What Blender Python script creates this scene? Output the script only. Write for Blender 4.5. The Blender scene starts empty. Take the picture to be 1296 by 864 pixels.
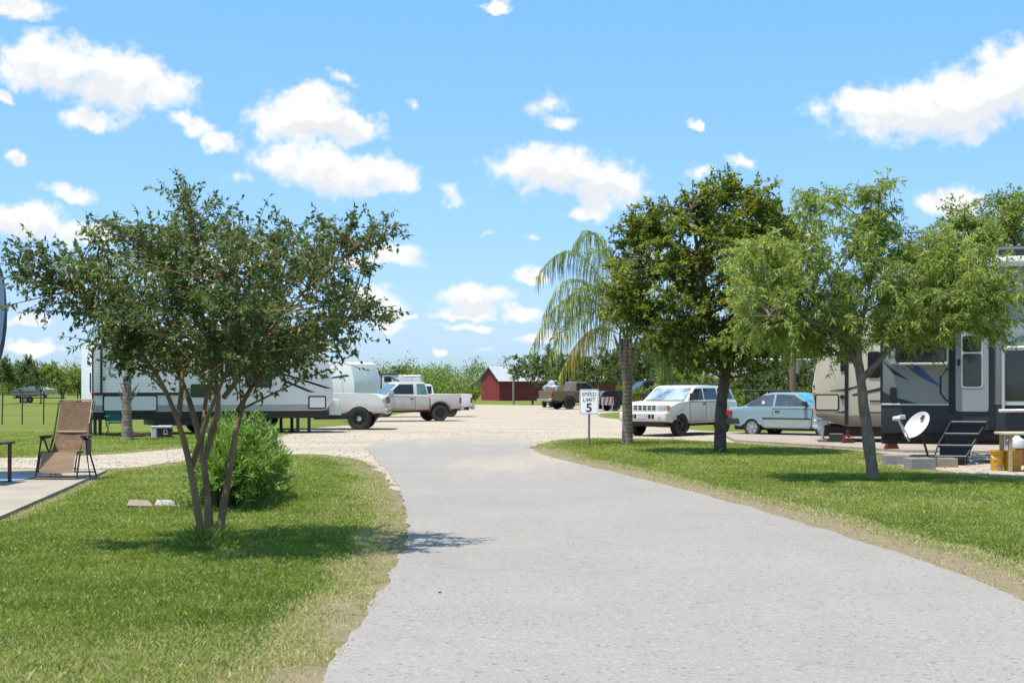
import bpy, bmesh, math, random
import numpy as np
from mathutils import Vector, Matrix, Euler

random.seed(7)
rng = np.random.default_rng(11)
R = math.radians
scene = bpy.context.scene
COL = scene.collection

# ------------------------------------------------------------------ camera
CAM_H = 1.55
F = 1800.0            # focal length in photograph pixels (1296 wide)
HOR = 488.0           # horizon row
cam_d = bpy.data.cameras.new('camera')
cam_d.sensor_width = 36.0
cam_d.lens = 50.0
cam_d.shift_y = 56.0 / 1296.0
cam_d.clip_start = 0.1
cam_d.clip_end = 8000
cam = bpy.data.objects.new('camera', cam_d)
cam.location = (0, 0, CAM_H)
cam.rotation_euler = (R(90), 0, 0)
COL.objects.link(cam)
scene.camera = cam


def G(px, py, z=0.0):
    """ground point seen at a photograph pixel"""
    d = F * (CAM_H - z) / (py - HOR)
    return Vector(((px - 648) / F * d, d, z))


def P(px, py, d):
    return Vector(((px - 648) / F * d, d, CAM_H - (py - HOR) / F * d))


# ------------------------------------------------------------------ sun, sky, exposure
SUN_DIR = Vector((-0.25, -0.16, 0.955)).normalized()      # towards the sun
sun_d = bpy.data.lights.new('sun', 'SUN')
sun_d.energy = 4.6
sun_d.angle = R(0.53)
sun_d.color = (1.0, 0.94, 0.84)
sun = bpy.data.objects.new('sun', sun_d)
sun.rotation_euler = SUN_DIR.to_track_quat('Z', 'Y').to_euler()
sun.location = (0, 0, 60)
COL.objects.link(sun)

scene.view_settings.view_transform = 'Standard'
scene.view_settings.look = 'None'
scene.view_settings.exposure = 0.55
scene.view_settings.gamma = 1.0
scene.view_settings.use_curve_mapping = False

CLOUDS = [  # px, py, half width, half height, tilt in degrees (as seen in the photograph)
    (30, 8, 44, 20, 0), (60, 82, 78, 40, 5), (150, 100, 78, 42, 8), (205, 112, 50, 28, 15), (112, 150, 42, 18, 5), (6, 122, 18, 9, 25),
    (25, 206, 19, 12, 0), (85, 246, 36, 12, 10), (35, 283, 66, 26, 8), (112, 298, 46, 16, 5), (435, 98, 30, 11, 15, .7),
    (245, 158, 36, 14, 20), (280, 178, 24, 14, 20), (380, 150, 72, 38, -12), (435, 158, 56, 24, 8), (392, 124, 36, 24, 0),
    (415, 216, 96, 34, 8), (490, 226, 48, 24, 0), (360, 204, 44, 24, 0), (302, 224, 22, 12, 10, .5), (570, 246, 21, 15, 20, .75),
    (700, 214, 86, 34, 0), (765, 232, 62, 32, 10), (748, 266, 32, 14, 0), (688, 132, 30, 20, -20, .55), (708, 156, 28, 12, 0, .62),
    (882, 157, 15, 9, 0), (940, 203, 28, 12, 10, .75), (888, 219, 22, 10, -10, .75), (1040, 138, 36, 24, 10, .6), (1150, 140, 96, 42, -5),
    (1225, 128, 96, 52, -12), (1290, 98, 70, 52, -20), (1100, 128, 50, 24, 0), (630, 4, 25, 9, 0), (1205, 258, 50, 20, 0),
    (500, 322, 42, 17, 3), (462, 326, 36, 12, 0), (600, 374, 56, 20, -2), (590, 396, 46, 11, 0), (592, 417, 36, 7, 3, .8), (658, 396, 28, 12, 0),
    (478, 383, 40, 22, 15), (490, 411, 30, 9, 0), (515, 400, 22, 6, 0), (674, 348, 24, 9, 5), (612, 296, 18, 6, 0, .5), (676, 302, 18, 6, 0, .6),
    (30, 410, 48, 10, 0), (45, 441, 42, 9, 0), (690, 428, 40, 9, 0), (524, 130, 14, 8, 25, .45), (555, 446, 16, 5, 0, .6), (615, 446, 18, 5, 0, .6),
    (1010, 300, 40, 12, 0), (860, 330, 50, 14, 0), (250, 330, 70, 20, 0), (330, 420, 60, 12, 0),
]


def build_world():
    w = bpy.data.worlds.new('World')
    scene.world = w
    w.use_nodes = True
    nt = w.node_tree
    N = nt.nodes
    L = nt.links
    N.clear()

    def math_(op, a, b=None, c=None, clamp=False):
        n = N.new('ShaderNodeMath')
        n.operation = op
        n.use_clamp = clamp
        for i, v in enumerate((a, b, c)):
            if v is None:
                continue
            if isinstance(v, (int, float)):
                n.inputs[i].default_value = v
            else:
                L.new(v, n.inputs[i])
        return n.outputs[0]

    tc = N.new('ShaderNodeTexCoord')
    sep = N.new('ShaderNodeSeparateXYZ')
    L.new(tc.outputs['Generated'], sep.inputs[0])
    X, Y, Z = sep.outputs
    yc = math_('MAXIMUM', Y, 0.02)
    u = math_('MULTIPLY', math_('DIVIDE', X, yc), 18.0)      # hundreds of photograph pixels
    v = math_('MULTIPLY', math_('DIVIDE', Z, yc), 18.0)
    cmb = N.new('ShaderNodeCombineXYZ')
    L.new(u, cmb.inputs[0])
    L.new(v, cmb.inputs[1])
    # billowy warp of the coordinates
    nz = N.new('ShaderNodeTexNoise')
    nz.inputs['Scale'].default_value = 2.2
    nz.inputs['Detail'].default_value = 4
    nz.inputs['Roughness'].default_value = 0.55
    L.new(cmb.outputs[0], nz.inputs['Vector'])
    vs = N.new('ShaderNodeVectorMath'); vs.operation = 'SUBTRACT'
    L.new(nz.outputs['Color'], vs.inputs[0]); vs.inputs[1].default_value = (0.5, 0.5, 0.5)
    vm = N.new('ShaderNodeVectorMath'); vm.operation = 'MULTIPLY_ADD'
    L.new(vs.outputs[0], vm.inputs[0]); vm.inputs[1].default_value = (0.55, 0.42, 0)
    L.new(cmb.outputs[0], vm.inputs[2])
    fb = N.new('ShaderNodeTexNoise')
    fb.inputs['Scale'].default_value = 3.4
    fb.inputs['Detail'].default_value = 9
    fb.inputs['Roughness'].default_value = 0.6
    L.new(cmb.outputs[0], fb.inputs['Vector'])
    fbv = fb.outputs['Fac']

    def field(vec, dy):
        acc = None
        low_ = None
        for (px, py, a, b, t, *st) in CLOUDS:
            m = N.new('ShaderNodeMapping')
            m.vector_type = 'TEXTURE'
            m.inputs['Location'].default_value = ((px - 648) / 100.0, (HOR - py) / 100.0 - dy * b / 100.0, 0)
            m.inputs['Rotation'].default_value = (0, 0, -R(t))
            m.inputs['Scale'].default_value = (a * 1.36 / 100.0, b * 1.42 / 100.0, 1)
            L.new(vec, m.inputs['Vector'])
            g = N.new('ShaderNodeTexGradient')
            g.gradient_type = 'SPHERICAL'
            L.new(m.outputs[0], g.inputs[0])
            if a > 55:
                sp = N.new('ShaderNodeSeparateXYZ')
                L.new(m.outputs[0], sp.inputs[0])
                low_ = math_('MULTIPLY', sp.outputs[1], g.outputs['Fac']) if low_ is None else math_('MULTIPLY_ADD', sp.outputs[1], g.outputs['Fac'], low_)
            gf = math_('MULTIPLY', g.outputs['Fac'], st[0]) if st else g.outputs['Fac']
            acc = gf if acc is None else math_('SMOOTH_MAX', acc, gf, 0.12)
        return acc, low_
    S, low = field(vm.outputs[0], 0.0)
    dens = math_('MULTIPLY_ADD', math_('MULTIPLY', math_('SUBTRACT', fbv, 0.5), 1.05), math_('MULTIPLY', S, 5.0, clamp=True), S)
    # the rest of the sky, beyond the frame: the same sort of fair weather clouds
    zc = math_('MAXIMUM', Z, 0.06)
    cm2 = N.new('ShaderNodeCombineXYZ')
    L.new(math_('DIVIDE', X, zc), cm2.inputs[0])
    L.new(math_('DIVIDE', Y, zc), cm2.inputs[1])
    n2 = N.new('ShaderNodeTexNoise')
    n2.inputs['Scale'].default_value = 1.3
    n2.inputs['Detail'].default_value = 7
    n2.inputs['Roughness'].default_value = 0.52
    L.new(cm2.outputs[0], n2.inputs['Vector'])
    # inside the frame? (soft box)
    inx = math_('SUBTRACT', 8.2, math_('ABSOLUTE', u), clamp=True)
    iny = math_('SUBTRACT', 6.2, v, clamp=True)
    fr = math_('MULTIPLY', math_('GREATER_THAN', Y, 0.03), math_('MULTIPLY', inx, iny))
    d2 = math_('SUBTRACT', math_('MULTIPLY', math_('SUBTRACT', n2.outputs['Fac'], 0.53), 3.0), math_('MULTIPLY', fr, 3.0))
    dall = math_('MAXIMUM', math_('MULTIPLY', dens, math_('GREATER_THAN', Y, 0.03)), d2)
    mr = N.new('ShaderNodeMapRange')
    mr.interpolation_type = 'SMOOTHSTEP'
    mr.inputs['From Min'].default_value = 0.17
    mr.inputs['From Max'].default_value = 0.66
    L.new(dall, mr.inputs['Value'])
    alpha = math_('MULTIPLY', mr.outputs[0], math_('GREATER_THAN', Z, 0.0))
    # cloud colour: bright tops, slightly grey-blue bases
    lo = N.new('ShaderNodeVectorMath'); lo.operation = 'ADD'
    L.new(cmb.outputs[0], lo.inputs[0]); lo.inputs[1].default_value = (-0.03, 0.16, 0)
    fb2 = N.new('ShaderNodeTexNoise')
    fb2.inputs['Scale'].default_value = 3.4
    fb2.inputs['Detail'].default_value = 4
    fb2.inputs['Roughness'].default_value = 0.6
    L.new(lo.outputs[0], fb2.inputs['Vector'])
    base = N.new('ShaderNodeMapRange')
    base.interpolation_type = 'SMOOTHSTEP'
    base.inputs['From Min'].default_value = -0.02
    base.inputs['From Max'].default_value = 0.50
    L.new(math_('MULTIPLY', math_('ADD', math_('MULTIPLY', math_('SUBTRACT', fb2.outputs['Fac'], fbv), 1.0), math_('MULTIPLY_ADD', low, -1.6, math_('MULTIPLY', S, 0.18))), mr.outputs[0]), base.inputs['Value'])
    cc = N.new('ShaderNodeMix'); cc.data_type = 'RGBA'
    L.new(base.outputs[0], cc.inputs['Factor'])
    cc.inputs['A'].default_value = (0.72, 0.72, 0.72, 1)
    cc.inputs['B'].default_value = (0.575, 0.60, 0.625, 1)
    sky = N.new('ShaderNodeTexSky')
    sky.sky_type = 'NISHITA'
    sky.sun_disc = False
    sky.sun_elevation = math.asin(SUN_DIR.z)
    sky.sun_rotation = math.atan2(SUN_DIR.x, SUN_DIR.y)
    sky.altitude = 2000
    sky.air_density = 1.0
    sky.dust_density = 4.6
    sky.ozone_density = 8.0
    sk = N.new('ShaderNodeVectorMath'); sk.operation = 'MULTIPLY'
    L.new(sky.outputs[0], sk.inputs[0]); sk.inputs[1].default_value = (SKY_K * 1.03, SKY_K * 1.14, SKY_K * 1.10)
    ss = N.new('ShaderNodeSeparateXYZ')
    L.new(sk.outputs[0], ss.inputs[0])
    sc_ = N.new('ShaderNodeCombineXYZ')            # the camera's flatter rendering of the sky's reds and greens
    L.new(math_('MULTIPLY', math_('POWER', ss.outputs[0], 0.86), 0.80), sc_.inputs[0])
    L.new(math_('MULTIPLY', math_('POWER', ss.outputs[1], 0.52), 0.685), sc_.inputs[1])
    L.new(ss.outputs[2], sc_.inputs[2])
    mx = N.new('ShaderNodeMix'); mx.data_type = 'RGBA'
    L.new(alpha, mx.inputs['Factor'])
    L.new(sc_.outputs[0], mx.inputs['A'])
    L.new(cc.outputs['Result'], mx.inputs['B'])
    # cloud colours are given as radiance; the sky is scaled to the same unit
    bg = N.new('ShaderNodeBackground')
    bg.inputs['Strength'].default_value = 1.0
    L.new(mx.outputs['Result'], bg.inputs['Color'])
    out = N.new('ShaderNodeOutputWorld')
    L.new(bg.outputs[0], out.inputs[0])
    w.cycles.sampling_method = 'MANUAL'
    w.cycles.sample_map_resolution = 512


SKY_K = 0.145          # the daylight sky's strength
build_world()


# ------------------------------------------------------------------ materials
MATS = {}


def new_mat(name):
    m = bpy.data.materials.new(name)
    m.use_nodes = True
    nt = m.node_tree
    for n in list(nt.nodes):
        nt.nodes.remove(n)
    out = nt.nodes.new('ShaderNodeOutputMaterial')
    return m, nt, out


def node(nt, typ, ins=None, **props):
    n = nt.nodes.new(typ)
    for k, v in props.items():
        setattr(n, k, v)
    for k, v in (ins or {}).items():
        s = n.inputs[k]
        if hasattr(v, 'is_output') or isinstance(v, bpy.types.NodeSocket):
            nt.links.new(v, s)
        else:
            s.default_value = v
    return n


def rgba(c):
    return (c[0], c[1], c[2], 1.0)


def ramp(nt, fac, stops, interp='LINEAR'):
    n = nt.nodes.new('ShaderNodeValToRGB')
    n.color_ramp.interpolation = interp
    cr = n.color_ramp
    while len(cr.elements) < len(stops):
        cr.elements.new(0.5)
    for e, (p, c) in zip(cr.elements, stops):
        e.position = p
        e.color = rgba(c)
    nt.links.new(fac, n.inputs[0])
    return n.outputs[0]


def mixc(nt, fac, a, b):
    n = nt.nodes.new('ShaderNodeMix')
    n.data_type = 'RGBA'
    for k, v in (('Factor', fac), ('A', a), ('B', b)):
        s = n.inputs[k]
        if isinstance(v, bpy.types.NodeSocket):
            nt.links.new(v, s)
        else:
            s.default_value = v if k == 'Factor' else rgba(v)
    return n.outputs['Result']


def mth(nt, op, a, b=None, c=None, clamp=False):
    n = nt.nodes.new('ShaderNodeMath')
    n.operation = op
    n.use_clamp = clamp
    for i, v in enumerate((a, b, c)):
        if v is None:
            continue
        if isinstance(v, bpy.types.NodeSocket):
            nt.links.new(v, n.inputs[i])
        else:
            n.inputs[i].default_value = v
    return n.outputs[0]


def noise(nt, vec, scale, detail=4, rough=0.55, out='Fac'):
    n = node(nt, 'ShaderNodeTexNoise', {'Vector': vec, 'Scale': scale, 'Detail': detail, 'Roughness': rough})
    return n.outputs[out]


def mapr(nt, v, a, b, c=0.0, d=1.0, smooth=True):
    n = node(nt, 'ShaderNodeMapRange', {'Value': v, 'From Min': a, 'From Max': b, 'To Min': c, 'To Max': d})
    if smooth:
        n.interpolation_type = 'SMOOTHSTEP'
    return n.outputs[0]


def mat(name, col, rough=0.5, metal=0.0, var=0.12, scale=6.0, bump=0.0, bscale=60.0, spec=0.5, coat=0.0,
        dirt=None, dirt_z=None, dirt_amt=0.6, siding=0.0, siding_axis=2):
    """painted or plain surface with blotchy colour variation, fine relief and optional dirt"""
    if name in MATS:
        return MATS[name]
    m, nt, out = new_mat(name)
    tc = node(nt, 'ShaderNodeTexCoord')
    ob = tc.outputs['Object']
    n1 = noise(nt, ob, scale, 5, 0.6)
    c = mixc(nt, n1, [min(1, x * (1 - var)) for x in col], [min(1, x * (1 + var)) for x in col])
    rg = mapr(nt, noise(nt, ob, scale * 2.3, 3), 0.3, 0.7, max(0.02, rough * 0.8), min(1, rough * 1.2), False)
    if dirt is not None:
        sp = node(nt, 'ShaderNodeSeparateXYZ', {0: ob})
        zz = mth(nt, 'ADD', sp.outputs[2], mth(nt, 'MULTIPLY', mth(nt, 'SUBTRACT', noise(nt, ob, 3.0, 5), 0.5), 0.7 * (dirt_z[0] - dirt_z[1])))
        f = mapr(nt, zz, dirt_z[0], dirt_z[1], 0.0, dirt_amt)
        c = mixc(nt, f, c, dirt)
        rg = mth(nt, 'MAXIMUM', rg, mth(nt, 'MULTIPLY', f, 0.8))
    bs = node(nt, 'ShaderNodeBsdfPrincipled', {'Base Color': c, 'Roughness': rg, 'Metallic': metal,
                                               'Specular IOR Level': spec, 'Coat Weight': coat, 'Coat Roughness': 0.06})
    h = None
    if bump:
        h = noise(nt, ob, bscale, 4)
    if siding:
        sp2 = node(nt, 'ShaderNodeSeparateXYZ', {0: ob})
        s = mth(nt, 'ABSOLUTE', mth(nt, 'SINE', mth(nt, 'MULTIPLY', sp2.outputs[siding_axis], math.pi / siding)))
        h2 = mth(nt, 'POWER', s, 0.25)
        h = h2 if h is None else mth(nt, 'ADD', mth(nt, 'MULTIPLY', h, bump), h2)
    if h is not None:
        b = node(nt, 'ShaderNodeBump', {'Height': h, 'Strength': bump if not siding else 0.3, 'Distance': 0.01})
        nt.links.new(b.outputs[0], bs.inputs['Normal'])
    nt.links.new(bs.outputs[0], out.inputs[0])
    MATS[name] = m
    return m


def glass_mat(name, col=(0.012, 0.014, 0.016), rough=0.06, col2=None):
    if name in MATS:
        return MATS[name]
    m, nt, out = new_mat(name)
    tc = node(nt, 'ShaderNodeTexCoord')
    n1 = noise(nt, tc.outputs['Object'], 2.2, 4)
    c = mixc(nt, mapr(nt, n1, 0.35, 0.65), col, col2 or [x * 1.8 for x in col])
    bs = node(nt, 'ShaderNodeBsdfPrincipled', {'Base Color': c, 'Roughness': rough, 'Specular IOR Level': 0.6,
                                               'Coat Weight': 0.4, 'Coat Roughness': 0.03})
    nt.links.new(bs.outputs[0], out.inputs[0])
    MATS[name] = m
    return m


def leaf_mat(name, c0, c1, c2, trans=0.3, rough=0.45, spec=0.35):
    """foliage: per-leaf tint, some light passing through"""
    if name in MATS:
        return MATS[name]
    m, nt, out = new_mat(name)
    at = node(nt, 'ShaderNodeAttribute', attribute_name='tint')
    c = ramp(nt, at.outputs['Fac'], [(0.0, c0), (0.5, c1), (1.0, c2)])
    bs = node(nt, 'ShaderNodeBsdfPrincipled', {'Base Color': c, 'Roughness': rough, 'Specular IOR Level': spec})
    hs = node(nt, 'ShaderNodeHueSaturation', {'Hue': 0.485, 'Saturation': 1.15, 'Value': 1.5, 'Color': c})
    tr = node(nt, 'ShaderNodeBsdfTranslucent', {'Color': hs.outputs[0]})
    mx = node(nt, 'ShaderNodeMixShader', {0: trans, 1: bs.outputs[0], 2: tr.outputs[0]})
    nt.links.new(mx.outputs[0], out.inputs[0])
    MATS[name] = m
    return m


def bark_mat(name, c0, c1, scale=14.0, stretch=0.25, rings=0.0):
    if name in MATS:
        return MATS[name]
    m, nt, out = new_mat(name)
    geo = node(nt, 'ShaderNodeNewGeometry')
    mp = node(nt, 'ShaderNodeMapping', {'Vector': geo.outputs['Position'], 'Scale': (1, 1, stretch)})
    n1 = noise(nt, mp.outputs[0], scale, 6, 0.65)
    n2 = noise(nt, geo.outputs['Position'], 2.6, 3)
    f = mth(nt, 'ADD', mth(nt, 'MULTIPLY', n1, 0.75), mth(nt, 'MULTIPLY', n2, 0.35))
    if rings:
        sp = node(nt, 'ShaderNodeSeparateXYZ', {0: geo.outputs['Position']})
        wv = mth(nt, 'SINE', mth(nt, 'ADD', mth(nt, 'MULTIPLY', sp.outputs[2], rings), mth(nt, 'MULTIPLY', n2, 9.0)))
        f = mth(nt, 'ADD', f, mth(nt, 'MULTIPLY', wv, 0.08))
    c = ramp(nt, f, [(0.3, c0), (0.72, c1)])
    b = node(nt, 'ShaderNodeBump', {'Height': f, 'Strength': 0.7, 'Distance': 0.02})
    bs = node(nt, 'ShaderNodeBsdfPrincipled', {'Base Color': c, 'Roughness': 0.9, 'Specular IOR Level': 0.15, 'Normal': b.outputs[0]})
    nt.links.new(bs.outputs[0], out.inputs[0])
    MATS[name] = m
    return m


# ------------------------------------------------------------------ mesh helpers
def link(o, parent=None):
    COL.objects.link(o)
    if parent is not None:
        o.parent = parent
    return o


def tag(o, label=None, cat=None, group=None, kind=None):
    if label:
        o['label'] = label
    if cat:
        o['category'] = cat
    if group:
        o['group'] = group
    if kind:
        o['kind'] = kind
    return o


def mesh_obj(name, bm, material, parent=None, smooth=True, angle=35):
    bmesh.ops.recalc_face_normals(bm, faces=bm.faces)
    me = bpy.data.meshes.new(name)
    bm.to_mesh(me)
    bm.free()
    if smooth:
        me.polygons.foreach_set('use_smooth', [True] * len(me.polygons))
        me.set_sharp_from_angle(angle=R(angle))
    mats = material if isinstance(material, (list, tuple)) else [material]
    for mm in mats:
        me.materials.append(mm)
    o = bpy.data.objects.new(name, me)
    return link(o, parent)


def np_mesh(name, verts, tris, material, parent=None, smooth=False, attrs=None, loops=3):
    """fast mesh from numpy arrays: verts (N,3), faces (M,loops)"""
    verts = np.asarray(verts, np.float32)
    tris = np.asarray(tris, np.int32)
    me = bpy.data.meshes.new(name)
    me.vertices.add(len(verts))
    me.vertices.foreach_set('co', verts.ravel())
    me.loops.add(tris.size)
    me.loops.foreach_set('vertex_index', tris.ravel())
    me.polygons.add(len(tris))
    me.polygons.foreach_set('loop_start', np.arange(0, tris.size, loops, dtype=np.int32))
    me.polygons.foreach_set('loop_total', np.full(len(tris), loops, dtype=np.int32))
    if smooth:
        me.polygons.foreach_set('use_smooth', np.ones(len(tris), dtype=bool))
    for k, v in (attrs or {}).items():
        a = me.attributes.new(k, 'FLOAT', 'POINT')
        a.data.foreach_set('value', np.asarray(v, np.float32))
    me.update(calc_edges=True)
    me.validate()
    me.materials.append(material)
    o = bpy.data.objects.new(name, me)
    return link(o, parent)


def bm_box(bm, x, y, z, bev=0.0, seg=1):
    vs = [bm.verts.new((a, b, c)) for a in x for b in y for c in z]
    idx = [(0, 1, 3, 2), (4, 6, 7, 5), (0, 4, 5, 1), (2, 3, 7, 6), (0, 2, 6, 4), (1, 5, 7, 3)]
    fs = [bm.faces.new([vs[i] for i in f]) for f in idx]
    if bev:
        es = list({e for f in fs for e in f.edges})
        bmesh.ops.bevel(bm, geom=es, offset=bev, segments=seg, affect='EDGES', clamp_overlap=True, profile=0.6)


def bm_prism(bm, prof, y0, y1, bev=0.0, seg=2, wfun=None):
    """profile in (x, z) pushed from y0 to y1; bevel on both rims"""
    a = [bm.verts.new((p[0], y0, p[1])) for p in prof]
    b = [bm.verts.new((p[0], y1, p[1])) for p in prof]
    n = len(prof)
    f0 = bm.faces.new(a)
    f1 = bm.faces.new(b[::-1])
    for i in range(n):
        bm.faces.new((a[i], b[i], b[(i + 1) % n], a[(i + 1) % n]))
    if wfun:
        ym = (y0 + y1) / 2
        for v in a + b:
            v.co.y = ym + (v.co.y - ym) * wfun(v.co.x, v.co.z)
    if bev:
        es = list(f0.edges) + list(f1.edges)
        bmesh.ops.bevel(bm, geom=es, offset=bev, segments=seg, affect='EDGES', clamp_overlap=True, profile=0.6)


def bm_plate(bm, pts, th):
    """thin plate over a planar 3D polygon, raised by th along the polygon's normal"""
    pts = [Vector(p) for p in pts]
    n = Vector((0, 0, 0))
    for i in range(len(pts)):
        p, q = pts[i], pts[(i + 1) % len(pts)]
        n += p.cross(q)
    n.normalize()
    a = [bm.verts.new(p - n * 0.004) for p in pts]
    b = [bm.verts.new(p + n * th) for p in pts]
    k = len(pts)
    bm.faces.new(a[::-1])
    bm.faces.new(b)
    for i in range(k):
        bm.faces.new((a[i], a[(i + 1) % k], b[(i + 1) % k], b[i]))


def bm_tube(bm, path, r, sides=8, caps=True):
    path = [Vector(p) for p in path]
    n = len(path)
    rr = r if isinstance(r, (list, tuple)) else [r] * n
    rings = []
    up = Vector((0, 0, 1))
    for i, p in enumerate(path):
        t = (path[min(i + 1, n - 1)] - path[max(i - 1, 0)]).normalized()
        ref = up if abs(t.z) < 0.95 else Vector((1, 0, 0))
        u = t.cross(ref).normalized()
        v = t.cross(u).normalized()
        rings.append([bm.verts.new(p + (u * math.cos(2 * math.pi * k / sides) + v * math.sin(2 * math.pi * k / sides)) * rr[i]) for k in range(sides)])
    for i in range(n - 1):
        for k in range(sides):
            bm.faces.new((rings[i][k], rings[i][(k + 1) % sides], rings[i + 1][(k + 1) % sides], rings[i + 1][k]))
    if caps:
        bm.faces.new(rings[0][::-1])
        bm.faces.new(rings[-1])


def bm_lathe(bm, prof, segs=24, axis='Y', center=(0, 0, 0), a0=0.0, a1=2 * math.pi):
    """prof: (radius, along axis)"""
    full = abs(a1 - a0 - 2 * math.pi) < 1e-6
    k = segs if full else segs + 1
    rings = []
    c = Vector(center)
    for (r, h) in prof:
        ring = []
        for i in range(k):
            a = a0 + (a1 - a0) * i / segs
            if axis == 'Y':
                p = Vector((r * math.cos(a), h, r * math.sin(a)))
            elif axis == 'Z':
                p = Vector((r * math.cos(a), r * math.sin(a), h))
            else:
                p = Vector((h, r * math.cos(a), r * math.sin(a)))
            ring.append(bm.verts.new(c + p))
        rings.append(ring)
    for i in range(len(prof) - 1):
        for j in range(k if full else k - 1):
            q = (rings[i][j], rings[i][(j + 1) % k], rings[i + 1][(j + 1) % k], rings[i + 1][j])
            try:
                bm.faces.new(q)
            except ValueError:
                pass
    if prof[0][0] < 1e-6 or prof[-1][0] < 1e-6:
        bmesh.ops.remove_doubles(bm, verts=bm.verts, dist=1e-6)


def rrect(x0, x1, z0, z1, r, n=4):
    pts = []
    for cx, cz, s in ((x1 - r, z1 - r, 0), (x0 + r, z1 - r, 90), (x0 + r, z0 + r, 180), (x1 - r, z0 + r, 270)):
        for i in range(n + 1):
            a = R(s + 90 * i / n)
            pts.append((cx + r * math.cos(a), cz + r * math.sin(a)))
    return pts


class Thing:
    """an Empty at a thing's base with its parts as children; local -y faces the camera, local x runs to the right"""

    def __init__(self, name, label, cat, loc=(0, 0, 0), rot=0.0, group=None, scale=1.0):
        o = bpy.data.objects.new(name, None)
        o.empty_display_size = 0.2
        link(o)
        o.location = loc
        o.rotation_euler = (0, 0, rot)
        o.scale = (scale, scale, scale)
        tag(o, label, cat, group)
        self.o = o

    def _p(self, parent):
        return self.o if parent is None else parent

    def box(self, name, x, y, z, m, bev=0.0, seg=1, parent=None):
        bm = bmesh.new()
        bm_box(bm, x, y, z, bev, seg)
        return mesh_obj(name, bm, m, self._p(parent))

    def boxes(self, name, lst, m, bev=0.0, parent=None):
        bm = bmesh.new()
        for (x, y, z) in lst:
            bm_box(bm, x, y, z, bev)
        return mesh_obj(name, bm, m, self._p(parent))

    def prism(self, name, prof, y0, y1, m, bev=0.0, seg=2, wfun=None, parent=None):
        bm = bmesh.new()
        bm_prism(bm, prof, y0, y1, bev, seg, wfun)
        return mesh_obj(name, bm, m, self._p(parent))

    def rr(self, name, x0, x1, z0, z1, y, m, r=0.04, th=0.008, parent=None):
        """rounded plate on a wall at y that faces -y"""
        bm = bmesh.new()
        bm_prism(bm, rrect(x0, x1, z0, z1, min(r, (x1 - x0) / 2.01, (z1 - z0) / 2.01)), y + 0.003, y - th, 0)
        return mesh_obj(name, bm, m, self._p(parent))

    def poly(self, name, pts, y, m, th=0.004, parent=None):
        bm = bmesh.new()
        bm_prism(bm, pts, y + 0.003, y - th, 0)
        return mesh_obj(name, bm, m, self._p(parent))

    def plate(self, name, pts, m, th=0.006, parent=None):
        bm = bmesh.new()
        bm_plate(bm, pts, th)
        return mesh_obj(name, bm, m, self._p(parent))

    def tube(self, name, path, r, m, sides=8, parent=None):
        bm = bmesh.new()
        bm_tube(bm, path, r, sides)
        return mesh_obj(name, bm, m, self._p(parent), angle=60)

    def tubes(self, name, paths, r, m, sides=8, parent=None):
        bm = bmesh.new()
        for p in paths:
            bm_tube(bm, p, r, sides)
        return mesh_obj(name, bm, m, self._p(parent), angle=60)

    def lathe(self, name, prof, m, segs=24, axis='Z', center=(0, 0, 0), parent=None):
        bm = bmesh.new()
        bm_lathe(bm, prof, segs, axis, center)
        return mesh_obj(name, bm, m, self._p(parent), angle=40)

    def copy_part(self, src, loc, rotz=0.0):
        """another copy of a part (with its sub-parts) of this thing"""
        c = src.copy()
        COL.objects.link(c)
        c.location = loc
        c.rotation_euler = (0, 0, rotz)
        for ch in list(src.children):
            d = ch.copy()
            COL.objects.link(d)
            d.parent = c
        return c


def text_mesh(name, body, size, m, parent, loc, rot=(math.pi / 2, 0, 0), bold=0.0, ext=0.002, sx=1.0, align='CENTER'):
    cu = bpy.data.curves.new(name, 'FONT')
    cu.body = body
    cu.size = size
    cu.align_x = align
    cu.align_y = 'CENTER'
    cu.offset = bold
    cu.extrude = ext
    cu.resolution_u = 3
    tmp = bpy.data.objects.new('tmp_text', cu)
    COL.objects.link(tmp)
    dg = bpy.context.evaluated_depsgraph_get()
    me = bpy.data.meshes.new_from_object(tmp.evaluated_get(dg))
    bpy.data.objects.remove(tmp)
    bpy.data.curves.remove(cu)
    me.materials.clear()
    me.materials.append(m)
    o = bpy.data.objects.new(name, me)
    o.location = loc
    o.rotation_euler = rot
    o.scale = (sx, 1, 1)
    return link(o, parent)


# ------------------------------------------------------------------ value noise for scattering
_lat = rng.random((256, 256))


def vnoise(x, y, s):
    x = np.asarray(x) * s + 1000.0
    y = np.asarray(y) * s + 1000.0
    xi = np.floor(x).astype(int)
    yi = np.floor(y).astype(int)
    fx = x - xi
    fy = y - yi
    fx = fx * fx * (3 - 2 * fx)
    fy = fy * fy * (3 - 2 * fy)
    g = lambda a, b: _lat[a & 255, b & 255]
    return (g(xi, yi) * (1 - fx) + g(xi + 1, yi) * fx) * (1 - fy) + (g(xi, yi + 1) * (1 - fx) + g(xi + 1, yi + 1) * fx) * fy


def fbm2(x, y, s, o=3):
    t = 0
    a = 1.0
    w = 0
    for i in range(o):
        t = t + a * vnoise(x + 17.3 * i, y - 9.1 * i, s * 2 ** i)
        w += a
        a *= 0.5
    return t / w


def seg_dist(x, y, poly, closed=False):
    x = np.asarray(x, float)
    y = np.asarray(y, float)
    d = np.full(x.shape, 1e9)
    pts = [(p[0], p[1]) for p in poly]
    n = len(pts)
    for i in range(n if closed else n - 1):
        ax, ay = pts[i]
        bx, by = pts[(i + 1) % n]
        dx, dy = bx - ax, by - ay
        L2 = dx * dx + dy * dy + 1e-12
        t = np.clip(((x - ax) * dx + (y - ay) * dy) / L2, 0, 1)
        d = np.minimum(d, np.hypot(x - ax - t * dx, y - ay - t * dy))
    return d


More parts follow.
